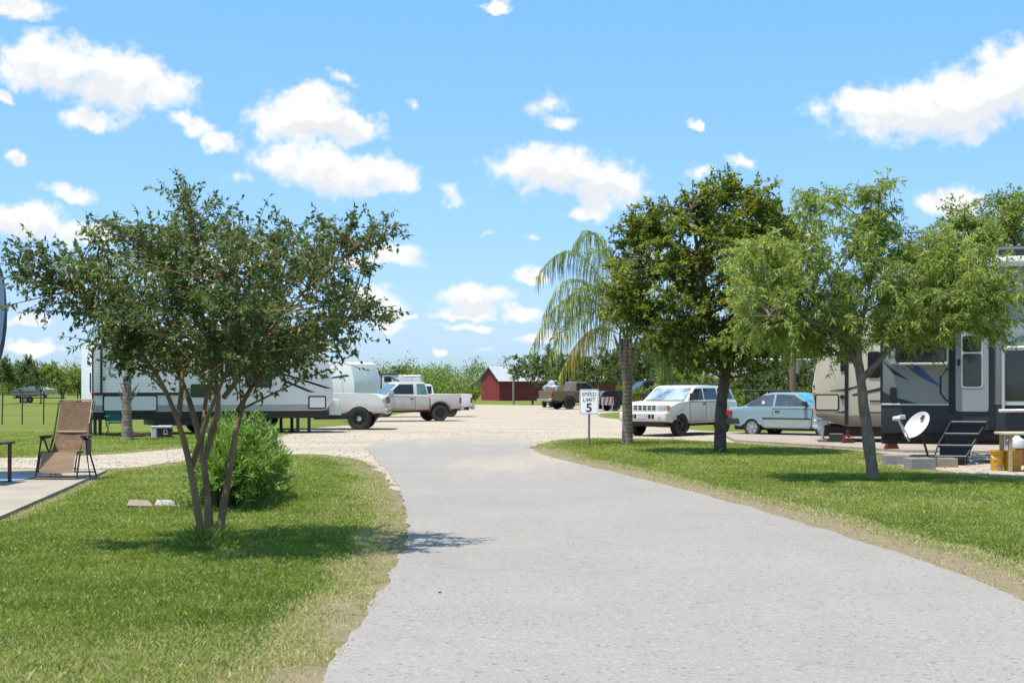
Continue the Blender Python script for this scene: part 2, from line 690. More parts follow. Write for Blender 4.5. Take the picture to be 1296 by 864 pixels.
def inside(x, y, poly):
    x = np.asarray(x, float)
    y = np.asarray(y, float)
    r = np.zeros(x.shape, bool)
    n = len(poly)
    for i in range(n):
        ax, ay = poly[i][0], poly[i][1]
        bx, by = poly[(i + 1) % n][0], poly[(i + 1) % n][1]
        c = (ay > y) != (by > y)
        with np.errstate(divide='ignore', invalid='ignore'):
            xx = (bx - ax) * (y - ay) / (by - ay + 1e-15) + ax
        r ^= c & (x < xx)
    return r


def smooth_poly(pts, it=2, closed=True):
    pts = [Vector((p[0], p[1])) for p in pts]
    for _ in range(it):
        q = []
        n = len(pts)
        for i in range(n if closed else n - 1):
            a, b = pts[i], pts[(i + 1) % n]
            q += [a * 0.75 + b * 0.25, a * 0.25 + b * 0.75]
        if not closed:
            q = [pts[0]] + q + [pts[-1]]
        pts = q
    return pts


def rough_poly(pts, step=0.25, amp=0.05, far=70):
    """densify a closed outline and make it ragged (only near the camera)"""
    out = []
    n = len(pts)
    for i in range(n):
        a, b = Vector(pts[i][:2]), Vector(pts[(i + 1) % n][:2])
        L = (b - a).length
        k = max(1, int(L / step)) if min(a.y, b.y) < far and abs(a.x) < 40 and abs(b.x) < 40 else 1
        nrm = Vector((-(b - a).y, (b - a).x)).normalized()
        for j in range(k):
            p = a + (b - a) * (j / k)
            if k > 1:
                p = p + nrm * (float(vnoise(p.x, p.y, 2.3)) - 0.5 + 0.6 * (float(vnoise(p.x, p.y, 7.0)) - 0.5)) * 2 * amp
            out.append(p)
    return out


def sheet(name, pts, z, m, kind='structure'):
    from mathutils.geometry import delaunay_2d_cdt
    p2 = [Vector((p[0], p[1])) for p in pts]
    n = len(p2)
    vs, _, fs, _, _, _ = delaunay_2d_cdt(p2, [], [list(range(n))], 1, 1e-5)
    me = bpy.data.meshes.new(name)
    me.from_pydata([(v.x, v.y, z) for v in vs], [], [list(f) for f in fs])
    me.update()
    if sum(p.normal.z for p in me.polygons) < 0:
        me.flip_normals()
    me.materials.append(m)
    o = bpy.data.objects.new(name, me)
    link(o)
    tag(o, kind=kind)
    return o


# ------------------------------------------------------------------ the ground, road, gravel, concrete
def W(lst, z=0.0):
    return [G(x, y, z).to_2d() for (x, y) in lst]


road_left = [Vector((-1.12, -12)), Vector((-1.02, 5.0))] + W([(405, 864), (455, 790), (490, 740), (513, 692), (517, 660), (507, 622), (492, 597), (472, 578), (461, 566)])
road_far = W([(480, 559), (540, 554), (620, 551), (668, 554), (676, 560)])
road_right = W([(668, 568), (700, 580), (760, 594), (850, 616), (950, 643), (1050, 673), (1180, 714), (1296, 762)]) + [Vector((3.9, 6.0)), Vector((4.3, -12))]
road_poly = road_left + road_far + road_right
gravel_poly = [Vector((-60, 24.5))] + W([(0, 592), (60, 593.5), (135, 594), (190, 590), (240, 581), (330, 576), (400, 574), (445, 580), (474, 590), (520, 640)]) \
    + W([(640, 640), (760, 610), (720, 588), (676, 573), (672, 566), (690, 558), (740, 554), (850, 556), (930, 560), (1145, 574), (1120, 586), (1200, 598), (1296, 604)]) \
    + [Vector((60, 22)), Vector((60, 45))] + W([(1080, 549), (850, 545), (790, 531), (754, 527.5), (762, 522), (860, 519), (760, 512.5), (650, 512.6), (592, 511.6), (560, 517), (480, 527), (465, 537), (385, 542), (362, 551), (310, 561), (230, 568), (100, 578), (0, 580)]) + [Vector((-60, 29))]
patio_poly = [Vector((-30, 26.3)), G(0, 593, 0.05).to_2d(), G(136, 594, 0.05).to_2d(), G(0, 653, 0.05).to_2d(), Vector((-9.0, 13.0)), Vector((-30, 13.0))]
pad_poly = W([(930, 559.5), (1145, 573)]) + [Vector((14.0, 31.6)), Vector((14.0, 45.5)), Vector((6.6, 45.5))]


def ground_material():
    m, nt, out = new_mat('lawn_soil')
    geo = node(nt, 'ShaderNodeNewGeometry')
    pos = geo.outputs['Position']
    at = node(nt, 'ShaderNodeAttribute', attribute_name='dry')
    af = node(nt, 'ShaderNodeAttribute', attribute_name='thin')
    n1 = noise(nt, pos, 0.35, 5)
    n2 = noise(nt, pos, 6.0, 6, 0.7)
    n3 = noise(nt, pos, 45.0, 3, 0.7)
    gcol = mixc(nt, mapr(nt, n1, 0.35, 0.65), (0.125, 0.165, 0.028), (0.18, 0.20, 0.045))
    gcol = mixc(nt, mapr(nt, n2, 0.35, 0.75), gcol, (0.095, 0.125, 0.022))
    gcol = mixc(nt, mapr(nt, n3, 0.45, 0.8, 0, 0.6), gcol, (0.21, 0.215, 0.075))
    soil = mixc(nt, n3, (0.10, 0.115, 0.035), (0.19, 0.18, 0.08))
    base = mixc(nt, af.outputs['Fac'], gcol, soil)
    dirt = mixc(nt, n2, (0.20, 0.155, 0.10), (0.30, 0.245, 0.17))
    dirt = mixc(nt, mapr(nt, n3, 0.5, 0.8, 0, 0.7), dirt, (0.36, 0.31, 0.24))
    f = mapr(nt, mth(nt, 'ADD', at.outputs['Fac'], mth(nt, 'MULTIPLY', mth(nt, 'SUBTRACT', n2, 0.5), 1.9)), 0.45, 1.15)
    c = mixc(nt, f, base, dirt)
    b = node(nt, 'ShaderNodeBump', {'Height': mth(nt, 'ADD', n3, n2), 'Strength': 0.8, 'Distance': 0.03})
    bs = node(nt, 'ShaderNodeBsdfPrincipled', {'Base Color': c, 'Roughness': 0.95, 'Specular IOR Level': 0.1, 'Normal': b.outputs[0]})
    nt.links.new(bs.outputs[0], out.inputs[0])
    return m


def asphalt_material():
    m, nt, out = new_mat('pale_asphalt')
    geo = node(nt, 'ShaderNodeNewGeometry')
    pos = geo.outputs['Position']
    big = noise(nt, pos, 0.45, 4)
    mid = noise(nt, node(nt, 'ShaderNodeMapping', {'Vector': pos, 'Scale': (1.0, 0.25, 1)}).outputs[0], 2.2, 5, 0.65)
    vor = node(nt, 'ShaderNodeTexVoronoi', {'Vector': pos, 'Scale': 95.0}, feature='F1')
    vorb = node(nt, 'ShaderNodeTexVoronoi', {'Vector': pos, 'Scale': 38.0}, feature='F1')
    sep = node(nt, 'ShaderNodeSeparateColor', {0: vor.outputs['Color']})
    sepb = node(nt, 'ShaderNodeSeparateColor', {0: vorb.outputs['Color']})
    c = mixc(nt, mapr(nt, big, 0.3, 0.7), (0.255, 0.234, 0.217), (0.280, 0.259, 0.240))
    c = mixc(nt, mapr(nt, mid, 0.4, 0.75, 0, 0.55), c, (0.295, 0.27, 0.246))
    # aggregate: pale and dark chips
    c = mixc(nt, mapr(nt, sep.outputs[0], 0.65, 0.98, 0, 0.45), c, (0.37, 0.35, 0.325))
    c = mixc(nt, mapr(nt, sep.outputs[1], 0.74, 0.98, 0, 0.5), c, (0.14, 0.13, 0.12))
    c = mixc(nt, mapr(nt, sepb.outputs[1], 0.95, 0.99, 0, 0.6), c, (0.12, 0.11, 0.10))
    c = mixc(nt, mapr(nt, sepb.outputs[0], 0.95, 0.99, 0, 0.4), c, (0.42, 0.39, 0.355))
    # rusty streaks, gravel dust tracked on to the asphalt, gravel taking over at the far end
    xyz = node(nt, 'ShaderNodeSeparateXYZ', {0: pos})
    n2 = noise(nt, node(nt, 'ShaderNodeMapping', {'Vector': pos, 'Scale': (1.0, 0.22, 1)}).outputs[0], 1.6, 6, 0.7)

    def spill(cx, cy, rx, ry):
        ax = mth(nt, 'DIVIDE', mth(nt, 'SUBTRACT', xyz.outputs[0], cx), rx)
        ay = mth(nt, 'DIVIDE', mth(nt, 'SUBTRACT', xyz.outputs[1], cy), ry)
        r = mth(nt, 'SQRT', mth(nt, 'ADD', mth(nt, 'MULTIPLY', ax, ax), mth(nt, 'MULTIPLY', ay, ay)))
        return mth(nt, 'SUBTRACT', 1.0, r)
    s = spill(-0.15, 28.0, 1.5, 4.6)
    s = mth(nt, 'MAXIMUM', s, spill(0.9, 30.5, 1.5, 5.0))
    s = mth(nt, 'MAXIMUM', s, mth(nt, 'MULTIPLY', mth(nt, 'SUBTRACT', xyz.outputs[1], 35.5), 0.12))
    s = mth(nt, 'ADD', s, mth(nt, 'MULTIPLY', mth(nt, 'SUBTRACT', n2, 0.5), 2.4))
    f = mapr(nt, s, -0.2, 1.0, 0.0, 0.8)
    gr = mixc(nt, sepb.outputs[2], (0.31, 0.265, 0.21), (0.40, 0.355, 0.30))
    c = mixc(nt, f, c, gr)
    rust = mapr(nt, noise(nt, pos, 0.8, 3), 0.66, 0.74, 0, 0.35)
    c = mixc(nt, rust, c, (0.27, 0.235, 0.205))
    # slightly polished wheel tracks and thin cracks
    cr_ = node(nt, 'ShaderNodeTexVoronoi', {'Vector': node(nt, 'ShaderNodeVectorMath', {0: pos, 1: noise(nt, pos, 1.3, 4, 0.6, 'Color')}, operation='ADD').outputs[0], 'Scale': 0.33}, feature='DISTANCE_TO_EDGE')
    crk = mth(nt, 'MULTIPLY', mapr(nt, cr_.outputs['Distance'], 0.010, 0.002), mapr(nt, noise(nt, pos, 0.55, 2), 0.50, 0.60))
    c = mixc(nt, mth(nt, 'MULTIPLY', crk, 0.16), c, (0.10, 0.09, 0.08))
    oil = mapr(nt, noise(nt, node(nt, 'ShaderNodeMapping', {'Vector': pos, 'Scale': (1.0, 0.5, 1), 'Location': (3.1, 0, 0)}).outputs[0], 1.1, 3, 0.5), 0.68, 0.78, 0, 0.22)
    c = mixc(nt, oil, c, (0.17, 0.155, 0.145))
    h = mth(nt, 'ADD', mth(nt, 'MULTIPLY', vor.outputs['Distance'], 1.0), mth(nt, 'MULTIPLY', vorb.outputs['Distance'], 0.6))
    b = node(nt, 'ShaderNodeBump', {'Height': h, 'Strength': 0.3, 'Distance': 0.005})
    bs = node(nt, 'ShaderNodeBsdfPrincipled', {'Base Color': c, 'Roughness': 0.85, 'Specular IOR Level': 0.25, 'Normal': b.outputs[0]})
    nt.links.new(bs.outputs[0], out.inputs[0])
    return m


def gravel_material():
    m, nt, out = new_mat('caliche_gravel')
    geo = node(nt, 'ShaderNodeNewGeometry')
    pos = geo.outputs['Position']
    n1 = noise(nt, node(nt, 'ShaderNodeMapping', {'Vector': pos, 'Scale': (0.35, 1.0, 1)}).outputs[0], 0.5, 6, 0.65)
    n2 = noise(nt, pos, 2.5, 6, 0.7)
    vor = node(nt, 'ShaderNodeTexVoronoi', {'Vector': pos, 'Scale': 16.0}, feature='F1')
    sep = node(nt, 'ShaderNodeSeparateColor', {0: vor.outputs['Color']})
    c = mixc(nt, mapr(nt, n1, 0.3, 0.7), (0.345, 0.29, 0.225), (0.43, 0.375, 0.31))
    c = mixc(nt, mapr(nt, n2, 0.45, 0.75, 0, 0.6), c, (0.26, 0.22, 0.17))
    c = mixc(nt, mapr(nt, sep.outputs[0], 0.6, 0.95, 0, 0.45), c, (0.48, 0.43, 0.365))
    c = mixc(nt, mapr(nt, sep.outputs[1], 0.75, 0.98, 0, 0.4), c, (0.22, 0.185, 0.145))
    grass = mapr(nt, noise(nt, pos, 0.9, 5, 0.7), 0.66, 0.76, 0, 0.5)
    c = mixc(nt, grass, c, (0.17, 0.17, 0.07))
    b = node(nt, 'ShaderNodeBump', {'Height': mth(nt, 'ADD', vor.outputs['Distance'], n2), 'Strength': 0.7, 'Distance': 0.03})
    bs = node(nt, 'ShaderNodeBsdfPrincipled', {'Base Color': c, 'Roughness': 0.95, 'Specular IOR Level': 0.1, 'Normal': b.outputs[0]})
    nt.links.new(bs.outputs[0], out.inputs[0])
    return m


def concrete_material(name, a, b_):
    m, nt, out = new_mat(name)
    geo = node(nt, 'ShaderNodeNewGeometry')
    pos = geo.outputs['Position']
    n1 = noise(nt, pos, 0.9, 6, 0.65)
    n2 = noise(nt, pos, 40.0, 4, 0.7)
    c = mixc(nt, mapr(nt, n1, 0.3, 0.7), a, b_)
    c = mixc(nt, mapr(nt, n2, 0.45, 0.8, 0, 0.4), c, [x * 0.65 for x in a])
    b = node(nt, 'ShaderNodeBump', {'Height': n2, 'Strength': 0.35, 'Distance': 0.01})
    bs = node(nt, 'ShaderNodeBsdfPrincipled', {'Base Color': c, 'Roughness': 0.88, 'Specular IOR Level': 0.2, 'Normal': b.outputs[0]})
    nt.links.new(bs.outputs[0], out.inputs[0])
    MATS[name] = m
    return m


def dryness(x, y):
    """how worn the lawn is: bare verge along the asphalt, patchy inside"""
    dl = seg_dist(x, y, road_left)
    dr = seg_dist(x, y, road_right)
    n = fbm2(x, y, 0.9, 3)
    n2 = fbm2(x + 40, y, 3.1, 2)
    fl = np.clip(1.25 - dl / (0.18 + 0.62 * n), 0, 1) * (0.55 + 0.9 * n2)
    fr = np.clip(1.6 - dr / (0.40 + 0.30 * n), 0, 1) * 1.18
    # the far tip of the left lawn is scorched, gravel edges too
    g = seg_dist(x, y, gravel_poly, True)
    fg = np.clip(1.0 - g / (0.35 + 0.7 * n), 0, 1) * 0.8
    tip = np.clip(1 - np.hypot((np.asarray(x) + 1.9) / 0.75, (np.asarray(y) - 23) / 6.5), 0, 1) * 1.1 * n2
    patio = np.clip(1.0 - seg_dist(x, y, patio_poly, True) / (0.12 + 0.25 * n), 0, 1) * 0.9
    return np.clip(np.maximum.reduce([fl, fr, fg, tip, patio]), 0, 1.3)


def build_ground():
    def lines(lo, hi, step):
        mid = list(np.arange(lo, hi + 1e-6, step))
        up = []
        s, v = step, hi
        while v < 3000:
            s *= 1.5
            v += s
            up.append(v)
        dn = []
        s, v = step, lo
        while v > -3000:
            s *= 1.5
            v -= s
            dn.append(v)
        return np.array(dn[::-1] + mid + up)
    xs = lines(-16, 18, 0.25)
    ys = lines(4, 50, 0.25)
    X, Y = np.meshgrid(xs, ys)
    nx, ny = len(xs), len(ys)
    v = np.stack([X.ravel(), Y.ravel(), np.zeros(X.size)], 1)
    i = np.arange((ny - 1) * (nx - 1))
    r, c = i // (nx - 1), i % (nx - 1)
    a = r * nx + c
    quads = np.stack([a, a + 1, a + nx + 1, a + nx], 1)
    dry = dryness(v[:, 0], v[:, 1])
    thin = np.clip((44 - np.hypot(v[:, 0], v[:, 1])) / 16, 0, 1)     # soil shows between modelled blades
    o = np_mesh('ground', v, quads, ground_material(), None, False, {'dry': dry, 'thin': thin}, 4)
    tag(o, 'grassy ground with worn bare soil along the road', kind='structure')


build_ground()
sheet('gravel_lot', rough_poly(smooth_poly(gravel_poly, 1), 0.2, 0.10, 45), 0.006, gravel_material())
sheet('asphalt_road', rough_poly(road_poly, 0.12, 0.035, 45), 0.012, asphalt_material())


def slab(name, pts, z, m):
    bm = bmesh.new()
    vs = [bm.verts.new((p[0], p[1], z)) for p in pts]
    f = bm.faces.new(vs)
    r = bmesh.ops.extrude_face_region(bm, geom=[f])
    for e in r['geom']:
        if isinstance(e, bmesh.types.BMVert):
            e.co.z = -0.05
    return tag(mesh_obj(name, bm, m, None, False), kind='structure')


slab('concrete_patio', patio_poly, 0.05, concrete_material('patio_concrete', (0.29, 0.25, 0.205), (0.37, 0.325, 0.275)))
slab('parking_pad', pad_poly, 0.07, concrete_material('pad_concrete', (0.27, 0.225, 0.185), (0.36, 0.31, 0.265)))

# ------------------------------------------------------------------ grass
GRASS = leaf_mat('grass_blades', (0.085, 0.150, 0.024), (0.250, 0.325, 0.062), (0.56, 0.48, 0.27), trans=0.38, rough=0.6, spec=0.25)


def build_grass():
    xs, ys = [], []
    for d in np.arange(6.8, 47, 0.5):
        rho = min(5600.0, 5600.0 * (9.0 / d) ** 1.6)
        half = 0.375 * d + 0.5
        n = int(rho * 0.5 * 2 * half)
        xs.append(rng.uniform(-half, half, n))
        ys.append(rng.uniform(d, d + 0.5, n))
    x = np.concatenate(xs)
    y = np.concatenate(ys)
    gp = smooth_poly(gravel_poly, 1)
    edge = 0.06 * (rng.random(len(x)) - 0.5) * 2
    ok = ~inside(x + edge, y + edge, road_poly) & ~inside(x + edge * 3, y + edge * 2, gp) & ~inside(x, y, patio_poly) & ~inside(x, y, pad_poly)
    x, y = x[ok], y[ok]
    dry = dryness(x, y)
    keep = rng.random(len(x)) > np.clip(dry * 1.1 - 0.30, 0, 0.88)
    x, y, dry = x[keep], y[keep], dry[keep]
    n = len(x)
    d = np.hypot(x, y)
    n1 = fbm2(x, y, 0.5, 3)
    n2 = fbm2(x - 31, y + 7, 2.6, 3)
    clump = fbm2(x + 11, y + 70, 5.0, 2)
    h = (0.016 + 0.022 * clump + 0.012 * rng.random(n)) * (0.65 + 0.8 * n2) * (1 - 0.45 * dry)
    tall = rng.random(n) < 0.003
    h = np.where(tall, h * 2.0, h)
    # longer tufts round the tree feet
    for (tx, ty, tr, k) in TREE_FEET:
        r = np.hypot(x - tx, y - ty)
        h = h * (1 + k * np.clip(1 - r / tr, 0, 1))
    w = 0.0027 * (0.7 + 0.6 * rng.random(n)) * (1 + d / 11)
    az = rng.uniform(0, 2 * math.pi, n)
    la = rng.uniform(0, 2 * math.pi, n)
    lean = h * (0.25 + 0.9 * rng.random(n))
    ux, uy = np.cos(az) * w, np.sin(az) * w
    lx, ly = np.cos(la) * lean, np.sin(la) * lean
    V = np.empty((n, 4, 3), np.float32)
    V[:, 0] = np.stack([x - ux, y - uy, np.zeros(n)], 1)
    V[:, 1] = np.stack([x + ux, y + uy, np.zeros(n)], 1)
    V[:, 2] = np.stack([x + ux * .7 + lx * .4, y + uy * .7 + ly * .4, h * 0.62], 1)
    V[:, 3] = np.stack([x + lx, y + ly, h], 1)
    base = np.arange(n) * 4
    T = np.concatenate([np.stack([base, base + 1, base + 2], 1), np.stack([base, base + 2, base + 3], 1)])
    tint = 0.30 + 0.42 * (n1 - 0.5) + 0.40 * (n2 - 0.5) + 0.20 * (rng.random(n) - 0.5)
    tint = tint + 0.12 * np.clip((d - 12) / 20, 0, 1)
    pat = np.clip((fbm2(x + 5, y - 23, 0.32, 4) - 0.50) * 3.2, 0, 1) * np.clip(1.5 - d / 30, 0.3, 1)
    straw = rng.random(n) < (0.07 + 0.16 * n2 ** 2 + 0.42 * pat + 1.2 * np.clip(dry * 1.6, 0, 1))
    tint = np.where(straw, 0.62 + 0.38 * rng.random(n), tint)
    tint = np.clip(tint, 0, 1)
    o = np_mesh('lawn_grass', V.reshape(-1, 3), T, GRASS, None, False, {'tint': np.repeat(tint, 4)})
    tag(o, 'short mown lawn grass, straw coloured along the road edges', 'grass', kind='stuff')


def at_(px, d):
    return ((px - 648) / F * d, d)


TREE_FEET = [(G(265, 693).x, G(265, 693).y, 0.40, 5.5), (at_(304, 18.9)[0], 18.2, 1.1, 3.0), (at_(304, 18.9)[0], 19.6, 1.1, 3.0), (G(912, 573).x, G(912, 573).y, 0.5, 1.6),
             (G(1105, 608).x, G(1105, 608).y, 0.4, 1.6), (G(794, 562).x, G(794, 562).y, 0.6, 1.8), (G(745, 567).x, G(745, 567).y, 0.25, 1.5)]
build_grass()


# ------------------------------------------------------------------ loose stones on the gravel
def gravel_stones():
    n = 9000
    d = 24 + 26 * rng.random(n) ** 1.5
    x = rng.uniform(-0.40, 0.40, n) * d
    gp = smooth_poly(gravel_poly, 1)
    ok = inside(x, d, gp) & ~inside(x, d, road_poly) & ~inside(x, d, patio_poly) & ~inside(x, d, pad_poly)
    x, d = x[ok], d[ok]
    n = len(x)
    s = 0.007 + 0.018 * rng.random(n) ** 3
    o8 = np.array([[1, 0, 0], [-1, 0, 0], [0, 1, 0], [0, -1, 0], [0, 0, 1], [0, 0, -1]], float)
    V = o8[None] * (s[:, None, None] * rng.uniform(0.6, 1.4, (n, 6, 1))) * np.array([1.2, 1.2, 0.7])
    V += np.stack([x, d, np.full(n, 0.012)], 1)[:, None]
    f8 = np.array([[0, 2, 4], [2, 1, 4], [1, 3, 4], [3, 0, 4], [2, 0, 5], [1, 2, 5], [3, 1, 5], [0, 3, 5]])
    T = (np.arange(n)[:, None, None] * 6 + f8[None]).reshape(-1, 3)
    m = leaf_mat('loose_stone', (0.22, 0.18, 0.14), (0.38, 0.32, 0.26), (0.58, 0.53, 0.47), trans=0.0, rough=0.9, spec=0.1)
    o = np_mesh('gravel_stones', V.reshape(-1, 3), T, m, None, False, {'tint': np.repeat(rng.random(n), 6)})
    tag(o, 'loose pale stones lying on the gravel', 'gravel', kind='stuff')


gravel_stones()


# ------------------------------------------------------------------ vegetation
def unit(v):
    return v / np.maximum(np.linalg.norm(v, axis=-1, keepdims=True), 1e-9)


def rand_dir(n):
    return unit(rng.normal(size=(n, 3)))


def batch_tubes(paths, radii, sides=4):
    paths = np.asarray(paths, float)
    N, Mp, _ = paths.shape
    t = unit(np.gradient(paths, axis=1))
    ref = np.where(np.abs(t[..., 2:3]) < 0.9, np.array([0, 0, 1.0]), np.array([1.0, 0, 0]))
    u = unit(np.cross(t, ref))
    v = np.cross(t, u)
    a = np.arange(sides) * 2 * math.pi / sides
    V = paths[:, :, None, :] + (u[:, :, None, :] * np.cos(a)[None, None, :, None] + v[:, :, None, :] * np.sin(a)[None, None, :, None]) * np.asarray(radii)[:, :, None, None]
    idx = np.arange(N * Mp * sides).reshape(N, Mp, sides)
    nx = np.roll(idx, -1, axis=2)
    Q = np.stack([idx[:, :-1], nx[:, :-1], nx[:, 1:], idx[:, 1:]], -1).reshape(-1, 4)
    return V.reshape(-1, 3), Q


def merge(parts):
    vs, fs, o = [], [], 0
    for v, f in parts:
        vs.append(v)
        fs.append(f + o)
        o += len(v)
    return np.concatenate(vs), np.concatenate(fs)


def resample(nodes, m):
    """smooth resampling of [(Vector, radius)]"""
    p = np.array([list(n[0]) for n in nodes], float)
    r = np.array([n[1] for n in nodes], float)
    s = np.concatenate([[0], np.cumsum(np.linalg.norm(np.diff(p, axis=0), axis=1))])
    q = np.linspace(0, s[-1], m)
    out = np.stack([np.interp(q, s, p[:, k]) for k in range(3)], 1)
    for _ in range(2):
        out[1:-1] = out[1:-1] * 0.5 + (out[:-2] + out[2:]) * 0.25
    return out, np.interp(q, s, r)


def leaf_geo(pos, dr, L, Wd, ub=0.6, fold=0.18):
    n = len(pos)
    nr = rng.normal(size=(n, 3))
    nr[:, 2] += ub * 2
    nr -= dr * np.sum(nr * dr, 1, keepdims=True)
    nr = unit(nr)
    sd = np.cross(dr, nr)
    L = np.asarray(L).reshape(-1, 1)
    Wd = np.asarray(Wd).reshape(-1, 1)
    mid = pos + dr * L * 0.45
    V = np.empty((n, 4, 3))
    V[:, 0] = pos
    V[:, 1] = mid + sd * Wd * 0.5 + nr * fold * Wd
    V[:, 2] = pos + dr * L
    V[:, 3] = mid - sd * Wd * 0.5 + nr * fold * Wd
    b = np.arange(n) * 4
    T = np.concatenate([np.stack([b, b + 1, b + 2], 1), np.stack([b, b + 2, b + 3], 1)])
    return V.reshape(-1, 3), T


def lobe_tips(lobes):
    """lobes: (centre, rx, ry, rz, count) -> tips biased to the outside"""
    out = []
    for (c, rx, ry, rz, k) in lobes:
        d = rand_dir(k)
        r = rng.uniform(0.25, 1.0, (k, 1)) ** 0.55
        out.append(np.array(list(c)) + d * r * np.array([rx, ry, rz]))
    return np.concatenate(out)


def grow(limbs, tips, origin, p):
    """branches from the limbs to the tips, twigs on the branches, leaves on the twigs.
    returns wood (V, Q) and leaves (V, T, tint), relative to origin"""
    org = np.array(list(origin))
    wood, pool = [], []
    for L in limbs:
        q, r = resample(L, 14)
        rr_ = r * (1 + 0.10 * (rng.random(14) - 0.5))
        tv, tq = batch_tubes(q[None], rr_[None], p.get('sides', 10))
        cen = np.repeat(q, p.get('sides', 10), axis=0)
        tv = cen + (tv - cen) * (1 + 0.22 * (rng.random((len(tv), 1)) - 0.5))
        wood.append((tv, tq))
        k0 = p.get('pool_from', 4)
        pool.append(np.concatenate([q[k0:], r[k0:, None]], 1))
    pool = np.concatenate(pool)
    K = len(tips)
    dv = tips[:, None, :] - pool[None, :, :3]
    dist = np.linalg.norm(dv, axis=2)
    cost = dist + p.get('updraft', 1.2) * np.maximum(0, -dv[:, :, 2] + 0.1) + rng.random(dist.shape) * p.get('loose', 0.3)
    j = np.argmin(cost, 1)
    st = pool[j, :3]
    ln = np.linalg.norm(tips - st, axis=1)
    ctrl = (st + tips) / 2 + np.array([0, 0, 1.0]) * (p.get('lift', 0.12) * ln)[:, None] + rand_dir(K) * (0.10 * ln)[:, None]
    M = 7
    t = np.linspace(0, 1, M)[None, :, None]
    path = (1 - t) ** 2 * st[:, None] + 2 * (1 - t) * t * ctrl[:, None] + t ** 2 * tips[:, None]
    r0 = np.minimum(pool[j, 3] * 0.7, p.get('br0', 0.012) * (0.5 + 0.5 * ln))
    rad = r0[:, None] * (1 - 0.8 * t[..., 0]) + 0.002
    wood.append(batch_tubes(path, rad, 5))
    # twigs
    nt_ = p['twigs']
    bi = np.repeat(np.arange(K), nt_)
    tt = rng.uniform(p.get('tmin', 0.3), 1.0, len(bi))
    fi = tt * (M - 1)
    i0 = np.clip(np.floor(fi).astype(int), 0, M - 2)
    fr = (fi - i0)[:, None]
    tb = path[bi, i0] * (1 - fr) + path[bi, i0 + 1] * fr
    tan = unit(path[bi, i0 + 1] - path[bi, i0])
    td = unit(tan * p.get('tw_fwd', 0.6) + rand_dir(len(bi)) * 0.9 + np.array([0, 0, p.get('tw_up', 0.2)]))
    tl = p['twig_len'] * rng.uniform(0.5, 1.2, len(bi))
    # the branch's own end continues as a twig
    tb = np.concatenate([tb, path[:, -2]])
    td = np.concatenate([td, unit(path[:, -1] - path[:, -2])])
    tl = np.concatenate([tl, p['twig_len'] * rng.uniform(0.8, 1.4, K)])
    own = np.concatenate([bi, np.arange(K)])
    s = np.linspace(0, 1, 4)[None, :, None]
    tp = tb[:, None] + td[:, None] * s * tl[:, None, None]
    tp[:, :, 2] -= (p.get('droop', 0.2) * s[..., 0] ** 2 * tl[:, None])
    if p.get('twig_mesh', True):
        wood.append(batch_tubes(tp, np.broadcast_to(np.array([[0.004, 0.003, 0.0025, 0.0015]]) * p.get('tw_r', 1.0), tp.shape[:2]), 3))
    # leaves
    nl = p['leaves']
    ti = np.repeat(np.arange(len(tb)), nl)
    ls = rng.uniform(0.05, 1.05, len(ti))
    f = np.clip(ls, 0, 0.999) * 3
    a0 = np.floor(f).astype(int)
    ff = (f - a0)[:, None]
    lp = tp[ti, a0] * (1 - ff) + tp[ti, a0 + 1] * ff
    lt = unit(tp[ti, a0 + 1] - tp[ti, a0])
    ld = unit(lt * p.get('lf_fwd', 0.5) + rand_dir(len(ti)) * 0.8 + np.array([0, 0, -p.get('lf_down', 0.15)]))
    sz = p['leaf'][0] * rng.uniform(0.6, 1.25, len(ti))
    wd = p['leaf'][1] * rng.uniform(0.7, 1.2, len(ti))
    LV, LT = leaf_geo(lp, ld, sz, wd, p.get('ub', 0.6))
    tint = 0.5 + 0.35 * (rng.random(len(ti)) - 0.5) + 0.35 * (rng.random(K)[own[ti]] - 0.5) + 0.22 * (rng.random(len(tb))[ti] - 0.5)
    tint = np.clip(tint + p.get('tint', 0.0), 0, 1)
    WV, WQ = merge(wood)
    return (WV - org, WQ), (LV - org, LT, np.repeat(tint, 4))


def tree(name, label, cat, origin, limbs, lobes, p, bark, leafm, group=None, trunk_name='trunk', crown_name='crown'):
    w, l = grow(limbs, lobe_tips(lobes), origin, p)
    t = Thing(name, label, cat, origin, 0, group)
    np_mesh(trunk_name, w[0], w[1], bark, t.o, True, None, 4)
    np_mesh(crown_name, l[0], l[1], leafm, t.o, False, {'tint': l[2]})
    return t


def limb(pts, d, r0, r1, dd=0.0):
    """polyline through photograph pixels at depth d (+dd towards its end), radius r0 -> r1"""
    n = len(pts)
    return [(P(x, y, d + dd * i / (n - 1)), r0 + (r1 - r0) * (i / (n - 1)) ** 0.8) for i, (x, y) in enumerate(pts)]


def plobes(lst, d):
    k = d / F
    return [(P(x, y, d + dd), rx * k, ry * 1.5, rz * k, int(n * 1.0)) for (x, y, dd, rx, rz, ry, n) in lst]


